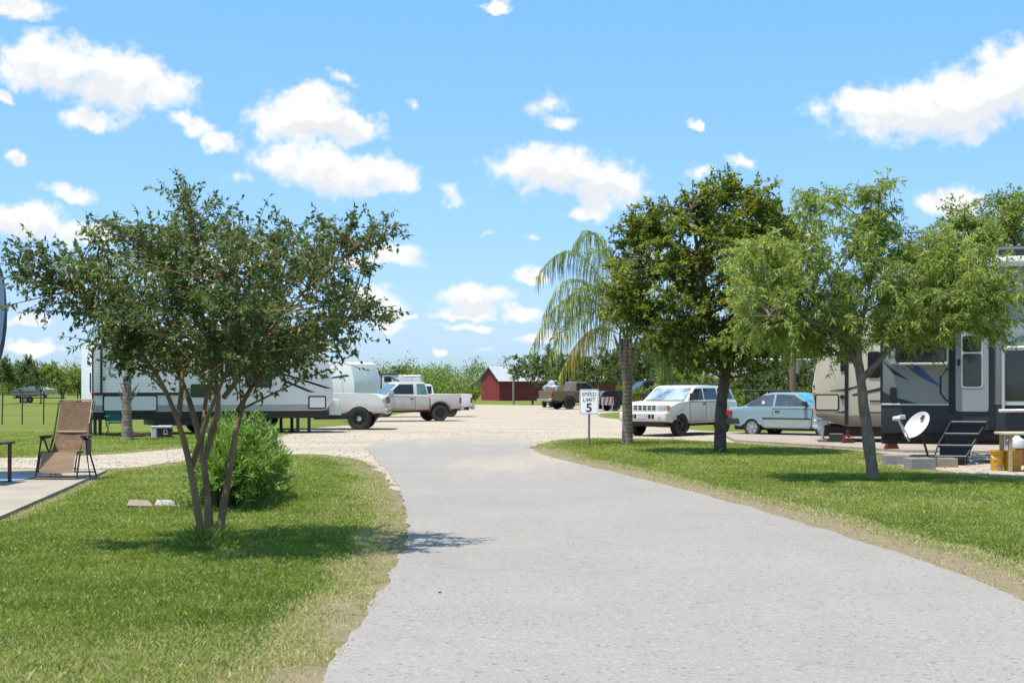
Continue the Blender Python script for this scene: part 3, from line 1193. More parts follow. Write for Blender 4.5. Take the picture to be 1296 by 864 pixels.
MYRTLE_LEAF = leaf_mat('myrtle_leaves', (0.046, 0.082, 0.024), (0.105, 0.165, 0.050), (0.215, 0.27, 0.095), trans=0.40)
OAK_LEAF = leaf_mat('oak_leaves', (0.045, 0.078, 0.013), (0.155, 0.210, 0.036), (0.38, 0.40, 0.085), trans=0.40)
WILLOW_LEAF = leaf_mat('willow_leaves', (0.10, 0.16, 0.034), (0.245, 0.335, 0.075), (0.45, 0.50, 0.14), trans=0.46)
OLEANDER_LEAF = leaf_mat('oleander_leaves', (0.055, 0.125, 0.022), (0.150, 0.27, 0.055), (0.31, 0.43, 0.12), trans=0.40, rough=0.38)
PALM_LEAF = leaf_mat('palm_leaflets', (0.085, 0.140, 0.045), (0.19, 0.26, 0.085), (0.33, 0.38, 0.15), trans=0.32, rough=0.6, spec=0.12)
PALM_DRY = leaf_mat('palm_old_leaflets', (0.17, 0.20, 0.035), (0.30, 0.28, 0.06), (0.42, 0.33, 0.11), trans=0.3, rough=0.5)
FAR_LEAF = leaf_mat('far_leaves', (0.038, 0.068, 0.020), (0.095, 0.140, 0.040), (0.20, 0.24, 0.075), trans=0.32)
LIGHT_LEAF = leaf_mat('light_leaves', (0.075, 0.125, 0.022), (0.19, 0.255, 0.055), (0.33, 0.38, 0.105), trans=0.36)
MYRTLE_BARK = bark_mat('myrtle_bark', (0.115, 0.066, 0.036), (0.30, 0.205, 0.125), 10, 0.2)
OAK_BARK = bark_mat('oak_bark', (0.040, 0.030, 0.022), (0.17, 0.135, 0.105), 22, 0.3)
WILLOW_BARK = bark_mat('willow_bark', (0.085, 0.064, 0.046), (0.31, 0.25, 0.195), 18, 0.3)
PALM_BARK = bark_mat('palm_bark', (0.085, 0.064, 0.046), (0.33, 0.27, 0.21), 16, 0.8, 60.0)

# --- the crape myrtle on the left lawn
dM = G(265, 693).y
k_ = dM
myrtle_limbs = [
    limb([(262, 698), (247, 640), (243, 590), (226, 530), (200, 470), (150, 412), (92, 366)], dM, 0.045, 0.010, -0.3),
    limb([(226, 530), (232, 470), (226, 400), (212, 325)], dM - 0.1, 0.026, 0.008, 0.5),
    limb([(266, 698), (263, 620), (255, 560), (240, 500), (214, 445), (180, 390), (130, 330)], dM + 0.05, 0.046, 0.008, 0.8),
    limb([(259, 580), (274, 525), (283, 503), (268, 470), (256, 400), (248, 300)], dM + 0.05, 0.036, 0.008, -0.5),
    limb([(283, 503), (310, 470), (332, 428), (382, 370), (450, 312)], dM - 0.05, 0.026, 0.008, -0.4),
    limb([(274, 697), (290, 600), (301, 520), (332, 460), (400, 418), (462, 396)], dM + 0.12, 0.042, 0.008, 0.4),
    limb([(301, 520), (330, 470), (350, 400), (352, 325)], dM + 0.15, 0.026, 0.008, 0.9),
    limb([(243, 590), (265, 520), (300, 440), (300, 340)], dM - 0.05, 0.030, 0.008, -0.9),
    limb([(255, 560), (262, 480), (310, 400), (400, 330)], dM + 0.1, 0.026, 0.008, 1.1),
]
tree('crape_myrtle', 'multi stemmed dark leaved crape myrtle on the left lawn beside the road', 'tree', G(265, 693), myrtle_limbs,
     plobes([(52, 335, -.2, 54, 30, .5, 14), (112, 368, 0, 66, 40, .7, 20), (182, 330, 0, 78, 58, 1.1, 34), (265, 312, 0, 78, 60, 1.2, 38),
             (250, 400, 0, 105, 66, 1.3, 62), (350, 325, 0, 78, 48, 1.1, 32), (425, 315, 0, 60, 36, .7, 17), (472, 290, 0, 30, 14, .3, 6),
             (355, 408, 0, 90, 58, 1.2, 56), (450, 398, 0, 46, 34, .7, 13), (398, 452, 0, 48, 26, .7, 10), (320, 450, 0, 70, 30, .9, 28),
             (160, 420, 0, 58, 32, .8, 12), (238, 252, 0, 26, 20, .3, 5), (200, 438, 0, 60, 30, .8, 20), (150, 290, 0, 36, 20, .5, 7), (25, 385, -.2, 25, 12, .3, 3)], dM),
     dict(twigs=8, twig_len=0.27, leaves=11, leaf=(0.060, 0.029), lift=0.02, droop=0.12, lf_down=0.25, tmin=0.25, br0=0.011, loose=0.5, updraft=1.6),
     MYRTLE_BARK, MYRTLE_LEAF)

# --- the live oak behind the speed sign's lawn
dO = G(912, 573).y
oak_limbs = [
    limb([(912, 577), (911, 540), (914, 500), (920, 460), (925, 420)], dO, 0.155, 0.10, 0.0),
    limb([(920, 460), (905, 420), (880, 380), (840, 340), (805, 315)], dO, 0.11, 0.03, 0.3),
    limb([(925, 425), (930, 370), (935, 310), (930, 250)], dO, 0.12, 0.03, -0.2),
    limb([(925, 425), (950, 380), (975, 330), (985, 280)], dO, 0.09, 0.03, 0.9),
    limb([(920, 450), (900, 400), (885, 330), (875, 265)], dO, 0.09, 0.03, -1.0),
    limb([(925, 430), (960, 410), (1000, 400)], dO, 0.07, 0.02, -0.8),
    limb([(920, 450), (880, 430), (840, 410), (800, 390)], dO, 0.07, 0.02, 0.6),
]
tree('oak_tree', 'dense dark oak with a straight trunk in front of the white car', 'tree', G(912, 573), oak_limbs,
     plobes([(930, 268, 0, 78, 46, 1.4, 48), (868, 298, 0, 58, 54, 1.2, 34), (802, 322, 0, 42, 52, 1.0, 26), (785, 380, 0, 30, 40, .8, 14), (845, 385, 0, 72, 58, 1.4, 46),
             (930, 365, 0, 85, 70, 1.6, 64), (982, 300, 0, 42, 60, 1.1, 30), (905, 436, 0, 85, 34, 1.3, 36), (985, 420, 0, 48, 44, 1.1, 26), (820, 268, 0, 26, 22, .5, 7)], dO),
     dict(twigs=13, twig_len=0.40, leaves=16, leaf=(0.10, 0.055), lift=0.08, droop=0.15, tmin=0.35, br0=0.022, ub=0.9, tw_r=1.6), OAK_BARK, OAK_LEAF)

# --- the narrow leaved tree nearest on the right
dW = G(1105, 608).y
wil_limbs = [
    limb([(1106, 612), (1101, 570), (1094, 520), (1090, 480), (1087, 462)], dW, 0.105, 0.072, 0.0),
    limb([(1089, 470), (1076, 440), (1050, 400), (1005, 352), (955, 325)], dW, 0.065, 0.015, 0.3),
    limb([(1088, 465), (1084, 430), (1098, 380), (1110, 300), (1114, 240)], dW, 0.060, 0.012, -0.2),
    limb([(1090, 480), (1108, 462), (1132, 436), (1175, 400), (1238, 362)], dW, 0.062, 0.012, -0.4),
    limb([(1120, 448), (1145, 390), (1175, 320), (1190, 290)], dW - .1, 0.045, 0.012, 0.8),
    limb([(1076, 440), (1060, 380), (1030, 300), (1020, 245)], dW + .1, 0.045, 0.010, 0.9),
    limb([(1084, 440), (1060, 420), (1010, 400), (950, 400)], dW, 0.040, 0.010, -1.0),
    limb([(1132, 436), (1180, 425), (1240, 415)], dW - .15, 0.035, 0.010, 0.7),
]
tree('willow_tree', 'airy narrow leaved tree with a leaning forked trunk nearest on the right lawn', 'tree', G(1105, 608), wil_limbs,
     plobes([(958, 340, 0, 50, 46, .8, 24), (1012, 305, 0, 46, 52, .9, 24), (1000, 395, 0, 78, 52, 1.1, 44), (1035, 252, 0, 34, 24, .5, 8), (1112, 272, 0, 30, 46, .6, 18),
             (1110, 350, 0, 75, 56, 1.2, 40), (1190, 325, 0, 66, 48, 1.1, 32), (1180, 385, 0, 76, 42, 1.2, 40), (1252, 360, 0, 38, 42, .8, 18), (1105, 405, 0, 66, 36, 1.1, 24),
             (958, 408, 0, 42, 34, .7, 14), (1250, 400, 0, 36, 34, .7, 12), (1045, 425, 0, 34, 28, .6, 8), (1150, 405, 0, 45, 24, .8, 10)], dW),
     dict(twigs=13, twig_len=0.36, leaves=15, leaf=(0.105, 0.025), lift=0.1, droop=0.35, lf_down=0.55, lf_fwd=0.5, tmin=0.3, br0=0.014, ub=0.4), WILLOW_BARK, WILLOW_LEAF)

# --- prototypes for trees farther off
def generic(h, spread, trunk_h, nt_=70, leaf=(0.20, 0.11), twigs=5, leaves=9, forks=5):
    z = Vector((0, 0, 0))
    limbs = [[(Vector((0, 0, -0.1)), 0.045 * h ** 0.6), (Vector((0.05, 0, trunk_h * 0.5)), 0.038 * h ** 0.6), (Vector((0.0, 0.05, trunk_h)), 0.03 * h ** 0.6)]]
    lob = []
    for i in range(forks):
        a = 2 * math.pi * (i + random.uniform(-0.3, 0.3)) / forks
        rr = spread * random.uniform(0.35, 0.6)
        e = Vector((math.cos(a) * rr, math.sin(a) * rr, trunk_h + (h - trunk_h) * random.uniform(0.3, 0.75)))
        limbs.append([(Vector((0, 0.05, trunk_h * 0.85)), 0.024 * h ** 0.6), (Vector((e.x * 0.5, e.y * 0.5, trunk_h + (e.z - trunk_h) * 0.6)), 0.015 * h ** 0.6), (e, 0.012)])
        lob.append((e, spread * random.uniform(0.38, 0.55), spread * random.uniform(0.38, 0.55), (h - trunk_h) * random.uniform(0.22, 0.34), nt_ // (forks + 1)))
    lob.append((Vector((0, 0, h * 0.80)), spread * 0.5, spread * 0.5, h * 0.20, nt_ // (forks + 1)))
    return grow(limbs, lobe_tips(lob), z, dict(twigs=twigs, twig_len=0.10 * h, leaves=leaves, leaf=leaf, lift=0.06, droop=0.2, br0=0.02, tmin=0.3, twig_mesh=False, sides=6, ub=0.8, pool_from=2))


class Proto:
    def __init__(self, *a, bark=OAK_BARK, leafm=FAR_LEAF, **k):
        w, l = generic(*a, **k)
        o = np_mesh('trunk', w[0], w[1], bark, None, True, None, 4)
        c = np_mesh('crown', l[0], l[1], leafm, None, False, {'tint': l[2]})
        self.t, self.c = o.data, c.data
        bpy.data.objects.remove(o)
        bpy.data.objects.remove(c)

    def put(self, name, label, cat, loc, s=1.0, sz=None, rot=0.0, group=None):
        t = Thing(name, label, cat, loc, rot, group)
        t.o.scale = (s, s, sz or s)
        link(bpy.data.objects.new('trunk', self.t), t.o)
        link(bpy.data.objects.new('crown', self.c), t.o)
        return t


pA = Proto(5.0, 3.0, 1.5, nt_=110, leaf=(0.22, 0.13))
pB = Proto(5.0, 3.4, 1.2, nt_=120, leaf=(0.24, 0.14), forks=6)
pC = Proto(5.0, 2.4, 1.0, nt_=100, leaf=(0.20, 0.11), forks=7, leafm=LIGHT_LEAF)
pE = Proto(5.0, 3.2, 2.1, nt_=80, leaf=(0.22, 0.13), forks=5)
pS = Proto(2.0, 1.5, 0.25, nt_=80, leaf=(0.13, 0.07), forks=6, leafm=LIGHT_LEAF)
pD = Proto(2.2, 1.7, 0.25, nt_=90, leaf=(0.14, 0.08), forks=6)


def at(px, d, z=0.0):
    return Vector(((px - 648) / F * d, d, z))


def hfor(py, d):
    """height of something whose top shows at row py at distance d"""
    return CAM_H + (HOR - py) / F * d


# far wood along the horizon: one mass of foliage
def far_wood():
    nt_ = 290
    cx = rng.uniform(-112, 112, nt_)
    cy = rng.uniform(225, 290, nt_)
    hh = rng.uniform(3.9, 5.6, nt_) * (0.85 + 0.5 * (cy - 225) / 65)
    rr = rng.uniform(2.0, 4.4, nt_)
    per = 820
    ci = np.repeat(np.arange(nt_), per)
    n = len(ci)
    dv = rand_dir(n)
    dv[:, 2] = np.abs(dv[:, 2])
    lump = 1 + 0.22 * np.sin(dv[:, 0] * 7 + ci) * np.cos(dv[:, 1] * 6 - ci * 2) + 0.05 * rng.normal(size=n)
    r = rng.uniform(0.75, 1.0, n) * lump
    pos = np.stack([cx[ci] + dv[:, 0] * r * rr[ci], cy[ci] + dv[:, 1] * r * rr[ci], 0.35 + dv[:, 2] * r * (hh[ci] - 0.35)], 1)
    low = rng.random(n) < 0.25
    pos[low, 2] *= rng.random(low.sum())
    L = rng.uniform(0.22, 0.48, n)
    V, T = leaf_geo(pos, rand_dir(n), L, L * 0.6, 0.9)
    tint = np.clip(0.27 + 0.45 * (rng.random(nt_)[ci] - 0.5) + 0.5 * (rng.random(n) - 0.5), 0, 1)
    o = np_mesh('distant_wood', V, T, LIGHT_LEAF, None, False, {'tint': np.repeat(tint, 4)})
    tag(o, 'low green wood along the horizon', 'wood', kind='stuff')


far_wood()

# trees in the left distance
GL = 'trees behind the left field'
for (px, d, ty, pr, wide, lab) in [
        (-8, 118, 444, pA, 1.0, 'dark tree at the far left edge of the field'),
        (26, 128, 452, pB, 0.95, 'broad dark tree behind the white boat'),
        (52, 122, 456, pA, 0.8, 'small round tree right behind the boat bow'),
        (78, 120, 457, pC, 1.1, 'pale green tree left of the long white trailer'),
        (102, 125, 462, pB, 0.8, 'tree half hidden by the rear of the long white trailer'),
        ]:
    s = hfor(ty, d) / 5.0
    pr.put('field_tree', lab, 'tree', at(px, d), s * wide, s, random.uniform(0, 6), GL)

# trees round the barn and behind the parked pickups
GB = 'trees behind the gravel lot'
for (px, d, ty, pr, wide, lab) in [
        (674, 116, 447, pE, 1.1, 'leafy tree with a slanting trunk in front of the red barn'),
        (708, 140, 440, pB, 0.85, 'taller tree at the right end of the red barn'),
        (722, 112, 452, pB, 0.9, 'tree above the tailgate of the gold pickup'),
        (752, 108, 446, pA, 1.0, 'tree above the cab of the gold pickup'),
        (826, 92, 424, pB, 0.8, 'dark tree behind the black pickup'),
        (868, 84, 426, pA, 0.9, 'dark tree above the white car roof'),
        (790, 100, 436, pA, 1.0, 'tree behind the queen palm trunk'),
        (1010, 72, 400, pB, 0.9, 'tall tree behind the wooden post'),
        (905, 76, 415, pB, 0.9, 'tree left of the pale fifth wheel trailer'),
        ]:
    s = hfor(ty, d) / 5.0
    pr.put('lot_tree', lab, 'tree', at(px, d), s * wide, s, random.uniform(0, 6), GB)
pC.put('bright_tree', 'bright green young tree above the bonnet of the white car', 'tree', at(846, 66), 0.42, hfor(458, 66) / 5.0, 0.7)
dK = 44.0
tree('tall_tree', 'bright green tree top rising behind the grey and blue trailer', 'tree', at(1275, dK),
     [[(at(1275, dK, 0), .2), (at(1278, dK, 2.5), .15), (at(1276, dK, 4.0), .12)], [(at(1276, dK, 3.6), .1), (at(1240, dK, 5.2), .05), (at(1225, dK, 6.3), .03)],
      [(at(1276, dK, 3.8), .1), (at(1285, dK + .5, 5.6), .05), (at(1280, dK, 7.3), .03)], [(at(1276, dK, 3.6), .1), (at(1320, dK, 5.4), .05), (at(1340, dK, 6.3), .03)]],
     plobes([(1215, 300, 0, 45, 42, 1.2, 30), (1265, 270, 0, 40, 36, 1.2, 32), (1300, 290, 0, 50, 50, 1.3, 30), (1270, 320, 0, 70, 40, 1.3, 32), (1340, 330, 0, 50, 50, 1.3, 20), (1245, 350, 0, 60, 30, 1.2, 16)], dK),
     dict(twigs=10, twig_len=0.5, leaves=13, leaf=(0.13, 0.05), lift=0.1, droop=0.2, br0=0.02, ub=0.7, twig_mesh=False), OAK_BARK, LIGHT_LEAF)
pA.put('corner_tree', 'dark tree behind the roof of the grey and blue trailer', 'tree', at(1180, 46), 1.0, hfor(300, 46) / 5.0, 0.4)
GS = 'shrubs behind the parked cars'
for (px, d, ty, pr, lab) in [
        (893, 58, 462, pS, 'pale flowering shrub between the oak trunk and the white car'),
        (940, 60, 484, pS, 'low shrub behind the tail of the white car'),
        (968, 57, 470, pD, 'shrub in front of the pale fifth wheel trailer'),
        (988, 59, 456, pD, 'tall shrub left of the wooden post'),
        (1019, 56, 452, pD, 'dark shrub right of the wooden post'),
        (922, 62, 474, pS, 'light green shrub behind the white car window'),
        (950, 54, 493, pS, 'low bright shrub behind the teal car boot'),
        (812, 74, 486, pS, 'yellow green shrub in front of the black pickup'),
        ]:
    s = hfor(ty, d) / 2.05
    pr.put('shrub', lab, 'shrub', at(px, d), s * 0.8, s, random.uniform(0, 6), GS)
pS.put('barn_shrub', 'light green shrub under the low left eave of the barn', 'shrub', at(601, 136), 0.62, 0.62, 0.3)


# --- palms
def frond(t, start, ctrl, end, n, llen, m, w=0.020, rach=0.016, sidek=0.35, tfrom=0.14, name='frond', down=0.85):
    """one pinnate leaf: arching rachis with hanging leaflets"""
    s, c, e = (np.array(list(v)) for v in (start, ctrl, end))
    tt = np.linspace(0, 1, 12)[:, None]
    path = (1 - tt) ** 2 * s + 2 * (1 - tt) * tt * c + tt ** 2 * e
    RV, RQ = batch_tubes(path[None], (rach * (1 - 0.85 * tt[:, 0]))[None], 4)
    k = n * 2
    t_ = np.repeat(np.linspace(tfrom, 1, n), 2) + rng.uniform(-0.01, 0.01, k)
    t_ = np.clip(t_, 0, 1)[:, None]
    p0 = (1 - t_) ** 2 * s + 2 * (1 - t_) * t_ * c + t_ ** 2 * e
    tan = unit(2 * (1 - t_) * (c - s) + 2 * t_ * (e - c))
    side = unit(np.cross(tan, np.array([0, 0, 1.0]))) * np.where(np.arange(k) % 2, 1, -1)[:, None]
    L = llen * (0.45 + 0.75 * np.sin(np.pi * np.clip(t_ * 0.85 + 0.12, 0, 1))) * rng.uniform(0.75, 1.15, (k, 1))
    sk = sidek * rng.uniform(0.4, 1.4, (k, 1))
    dn = np.array([0, 0, -1.0])
    p1 = p0 + (side * sk + tan * 0.28 + np.array([0, 0, 0.10])) * L * 0.45
    p2 = p1 + (side * sk * 0.45 + tan * 0.12 + dn * down) * L * 0.40
    p3 = p2 + (side * 0.05 + dn + rand_dir(k) * 0.12) * L * 0.45
    wv = unit(np.cross(tan, side) + rand_dir(k) * 0.5 + tan) * w * 0.5
    V = np.stack([p0 - wv * .5, p0 + wv * .5, p1 - wv, p1 + wv, p2 - wv * .8, p2 + wv * .8, p3, p3 + wv * 0.1], 1)
    b = np.arange(k) * 8
    Q = np.concatenate([np.stack([b + i, b + i + 1, b + i + 3, b + i + 2], 1) for i in (0, 2, 4)])
    VV, QQ = merge([(RV, RQ), (V.reshape(-1, 3), Q)])
    tint = np.concatenate([np.full(len(RV), 0.75), np.repeat(rng.random(k), 8)])
    return np_mesh(name, VV, QQ, m, t.o, False, {'tint': tint}, 4)


def ring_trunk(name, t, pts, bark, sides=14, wob=0.03):
    q, r = resample(pts, 26)
    r = r * (1 + wob * np.sin(np.arange(26) * 2.4) + 0.05 * (rng.random(26) - 0.5))
    V, Q = batch_tubes(q[None], r[None], sides)
    return np_mesh(name, V, Q, bark, t.o, True, None, 4)


gp_ = G(794, 562)
dP = gp_.y
palm = Thing('queen_palm', 'queen palm with drooping feathery fronds left of the dark oak', 'palm tree', gp_)
loc = lambda px, py, dd=0.0: P(px, py, dP + dd) - gp_
ring_trunk('trunk', palm, [(loc(794, 566), 0.175), (loc(794, 550), 0.140), (loc(794, 500), 0.130), (loc(793, 470), 0.145), (loc(793, 448), 0.20), (loc(793, 428), 0.15)], PALM_BARK)
crown0 = loc(793, 428)
for i in range(9):      # old leaf bases round the top of the trunk
    a = 2 * math.pi * i / 9 + 0.3
    z0 = crown0.z - 0.75 + 0.06 * (i % 3)
    dv = Vector((math.cos(a), math.sin(a), 0))
    base = Vector((crown0.x, crown0.y, z0)) + dv * 0.14
    palm.tube('leaf_base', [base, base + dv * 0.06 + Vector((0, 0, 0.4)), base + dv * (0.10 if i % 2 else 0.2) + Vector((0, 0, 0.8))], [0.075, 0.055, 0.02], PALM_BARK, 6)
fr = [((738, 262, 0), (680, 352, -0.3)), ((722, 318, 0.3), (671, 446, 0.2)), ((742, 300, -0.5), (700, 430, -1.0)), ((768, 250, 0.5), (728, 312, 0.9)),
      ((760, 262, -0.8), (742, 345, -1.9)), ((745, 392, 0.3), (708, 476, 0.2)), ((800, 250, 0.4), (835, 300, 0.8)), ((840, 290, -0.3), (900, 380, -0.6)),
      ((835, 330, 0.6), (880, 450, 1.0)), ((800, 290, 1.4), (800, 330, 3.0)), ((786, 300, -1.4), (770, 430, -2.6)), ((830, 400, 0.2), (850, 470, 0.3)), ((730, 300, 0.9), (690, 400, 1.3)), ((745, 345, -0.6), (695, 455, -1.2))]
for i, (c, e) in enumerate(fr):
    o = frond(palm, crown0 + Vector((random.uniform(-.04, .04), random.uniform(-.04, .04), 0)), loc(*c), loc(*e), 78, 1.0, PALM_DRY if i == 5 else PALM_LEAF, w=0.024, sidek=0.42)
    if i == 5:
        o['label'] = 'old yellowing frond hanging lowest'

gp2 = G(160, 557)
d2 = gp2.y
palm2 = Thing('small_palm', 'small palm with a rough trunk in front of the long white trailer', 'palm tree', gp2)
loc2 = lambda px, py, dd=0.0: P(px, py, d2 + dd) - gp2
ring_trunk('trunk', palm2, [(loc2(161, 560), 0.19), (loc2(161, 540), 0.15), (loc2(160, 515), 0.135), (loc2(161, 490), 0.115), (loc2(162, 470), 0.09), (loc2(163, 440), 0.075)], PALM_BARK, wob=0.1)
for (a, z0, ln, out) in [(2.6, 498, 0.32, 0.16), (0.3, 500, 0.34, 0.2), (0.0, 506, 0.30, 0.25), (3.4, 510, 0.36, 0.10), (5.0, 505, 0.3, 0.1), (4.4, 490, 0.35, 0.09), (1.5, 495, 0.3, 0.1)]:
    b = loc2(161, z0)
    dv = Vector((math.cos(a), math.sin(a), 0))
    palm2.tube('leaf_base', [b + dv * 0.10, b + dv * (0.13 + out * .4) + Vector((0, 0, ln * 0.5)), b + dv * (0.13 + out) + Vector((0, 0, ln))], [0.035, 0.025, 0.008], PALM_BARK, 5)
c2 = loc2(163, 445)
for i in range(11):
    a = 2 * math.pi * i / 11 + 0.2
    r = random.uniform(0.9, 1.3)
    dv = Vector((math.cos(a), math.sin(a), 0))
    frond(palm2, c2, c2 + dv * r * 0.6 + Vector((0, 0, 1.0)), c2 + dv * r + Vector((0, 0, random.uniform(0.1, 0.7))), 26, 0.42, PALM_LEAF, w=0.024, rach=0.012)

d3 = 170
palm3 = Thing('distant_palm', 'small distant palm above the far white trailers', 'palm tree', at(505, d3))
zt = hfor(470, d3)
palm3.tube('trunk', [(0, 0, 0), (0.02, 0, zt * 0.5), (0, 0, zt)], [0.2, 0.17, 0.14], PALM_BARK, 8)
for i in range(12):
    a = 2 * math.pi * i / 12
    dv = Vector((math.cos(a), math.sin(a), 0))
    frond(palm3, Vector((0, 0, zt)), Vector((0, 0, zt + (0.9 if i % 2 else 0.4))) + dv * 0.5, Vector((0, 0, zt + (0.5 if i % 2 else -0.3))) + dv * 1.0, 10, 0.4, FAR_LEAF, w=0.09, rach=0.02)


# --- oleanders behind the myrtle
def oleander(px, d, w, h, n, label):
    org = at(px, d)
    t = Thing('oleander', label, 'shrub', org)
    a = rng.uniform(0, 2 * math.pi, n)
    rb = w * 0.28 * np.sqrt(rng.random(n))
    dp = 2.5          # the bush is longer in depth than it is wide
    base = np.stack([np.cos(a) * rb, np.sin(a) * rb * dp, np.zeros(n)], 1)
    a2 = a + rng.normal(0, 0.5, n)
    rt = w * 0.52 * np.sqrt(rng.random(n))
    ht = h * (0.15 + 0.85 * rng.random(n) ** 0.6) * np.sqrt(np.maximum(0.05, 1 - 0.80 * (rt / (w * 0.52)) ** 2))
    tip = np.stack([np.cos(a2) * rt, np.sin(a2) * rt * dp, ht], 1)
    ctrl = base * 0.6 + tip * 0.4 + np.array([0, 0, 0.2]) * h
    tt = np.linspace(0, 1, 6)[None, :, None]
    path = (1 - tt) ** 2 * base[:, None] + 2 * (1 - tt) * tt * ctrl[:, None] + tt ** 2 * tip[:, None]
    SV, SQ = batch_tubes(path, np.broadcast_to(np.linspace(0.011, 0.004, 6)[None], (n, 6)), 4)
    np_mesh('stems', SV, SQ, MYRTLE_BARK, t.o, True, None, 4)
    nl = 46
    si = np.repeat(np.arange(n), nl)
    tl = rng.uniform(0.02, 1.0, len(si)) ** 0.85
    f = np.clip(tl, 0, 0.999) * 5
    i0 = np.floor(f).astype(int)
    fr_ = (f - i0)[:, None]
    p = path[si, i0] * (1 - fr_) + path[si, i0 + 1] * fr_
    tan = unit(path[si, i0 + 1] - path[si, i0])
    dr = unit(tan * 0.75 + rand_dir(len(si)) * 0.75 + np.array([0, 0, 0.15]))
    V, T = leaf_geo(p, dr, rng.uniform(0.09, 0.16, len(si)), rng.uniform(0.016, 0.027, len(si)), 0.5)
    tint = np.clip(0.25 + 0.5 * tl * rng.random(len(si)) + 0.25 * rng.random(n)[si], 0, 1)
    np_mesh('foliage', V, T, OLEANDER_LEAF, t.o, False, {'tint': np.repeat(tint, 4)})


oleander(303, 18.5, 1.20, 1.26, 400, 'rounded bright green oleander bush right behind the crape myrtle stems')


# ------------------------------------------------------------------ shared object materials
WHITE_GEL = mat('white_gelcoat', (0.70, 0.70, 0.68), 0.28, var=0.04, scale=1.2, coat=0.2)
WHITE_SIDING = mat('white_siding', (0.70, 0.70, 0.69), 0.38, var=0.05, scale=1.0, siding=0.10)
CREAM = mat('cream_gelcoat', (0.56, 0.52, 0.42), 0.35, var=0.05, scale=1.3, coat=0.15)
BROWN_BAND = mat('brown_band', (0.215, 0.18, 0.14), 0.4, var=0.06)
GREY_WALL = mat('grey_gelcoat', (0.27, 0.295, 0.30), 0.32, var=0.05, scale=1.1, coat=0.2)
CHARCOAL = mat('charcoal_panel', (0.028, 0.030, 0.033), 0.4, var=0.2, scale=2)
BLACK_TRIM = mat('black_trim', (0.014, 0.014, 0.015), 0.45, var=0.3, scale=4)
FRAME_BLACK = mat('black_steel', (0.018, 0.018, 0.019), 0.55, var=0.4, scale=5, bump=0.1)
BLUE_GRAPHIC = mat('blue_graphic', (0.035, 0.10, 0.28), 0.35, var=0.15)
LIGHTBLUE = mat('pale_blue_graphic', (0.22, 0.30, 0.42), 0.35, var=0.1)
SILVER = mat('silver_metal', (0.55, 0.56, 0.57), 0.3, metal=0.9, var=0.1)
ALU = mat('brushed_aluminium', (0.62, 0.62, 0.61), 0.35, metal=0.6, var=0.08)
ROOF_RUBBER = mat('roof_membrane', (0.62, 0.61, 0.58), 0.7, var=0.08, bump=0.1)
RED_LENS = mat('red_lens', (0.35, 0.012, 0.012), 0.2, var=0.1, coat=0.6)
AMBER = mat('amber_lens', (0.50, 0.16, 0.02), 0.2, var=0.1, coat=0.6)
CLEAR_LENS = mat('clear_lens', (0.42, 0.43, 0.44), 0.12, metal=0.3, var=0.3, scale=18, coat=1.0)
TYRE = mat('tyre_rubber', (0.018, 0.018, 0.018), 0.8, var=0.35, scale=9, bump=0.5, bscale=50, dirt=(0.12, 0.10, 0.08), dirt_z=(0.05, -0.5), dirt_amt=0.35)
TYRE_DUST = mat('dusty_tyre', (0.055, 0.046, 0.040), 0.9, var=0.35, scale=9, bump=0.5, bscale=50)
RIM_ALLOY = mat('alloy_rim', (0.45, 0.45, 0.45), 0.35, metal=0.7, var=0.2, scale=12)
RIM_DARK = mat('dark_rim', (0.03, 0.03, 0.032), 0.45, metal=0.3, var=0.3, scale=12)
GLASS = glass_mat('tinted_glass')
GLASS_BLUE = glass_mat('bluish_glass', (0.045, 0.07, 0.08), 0.05, (0.12, 0.17, 0.19))
WOOD = mat('pale_wood', (0.42, 0.31, 0.18), 0.7, var=0.25, scale=10, bump=0.2)
WOOD_BROWN = mat('weathered_wood', (0.17, 0.11, 0.075), 0.85, var=0.3, scale=9, bump=0.3)


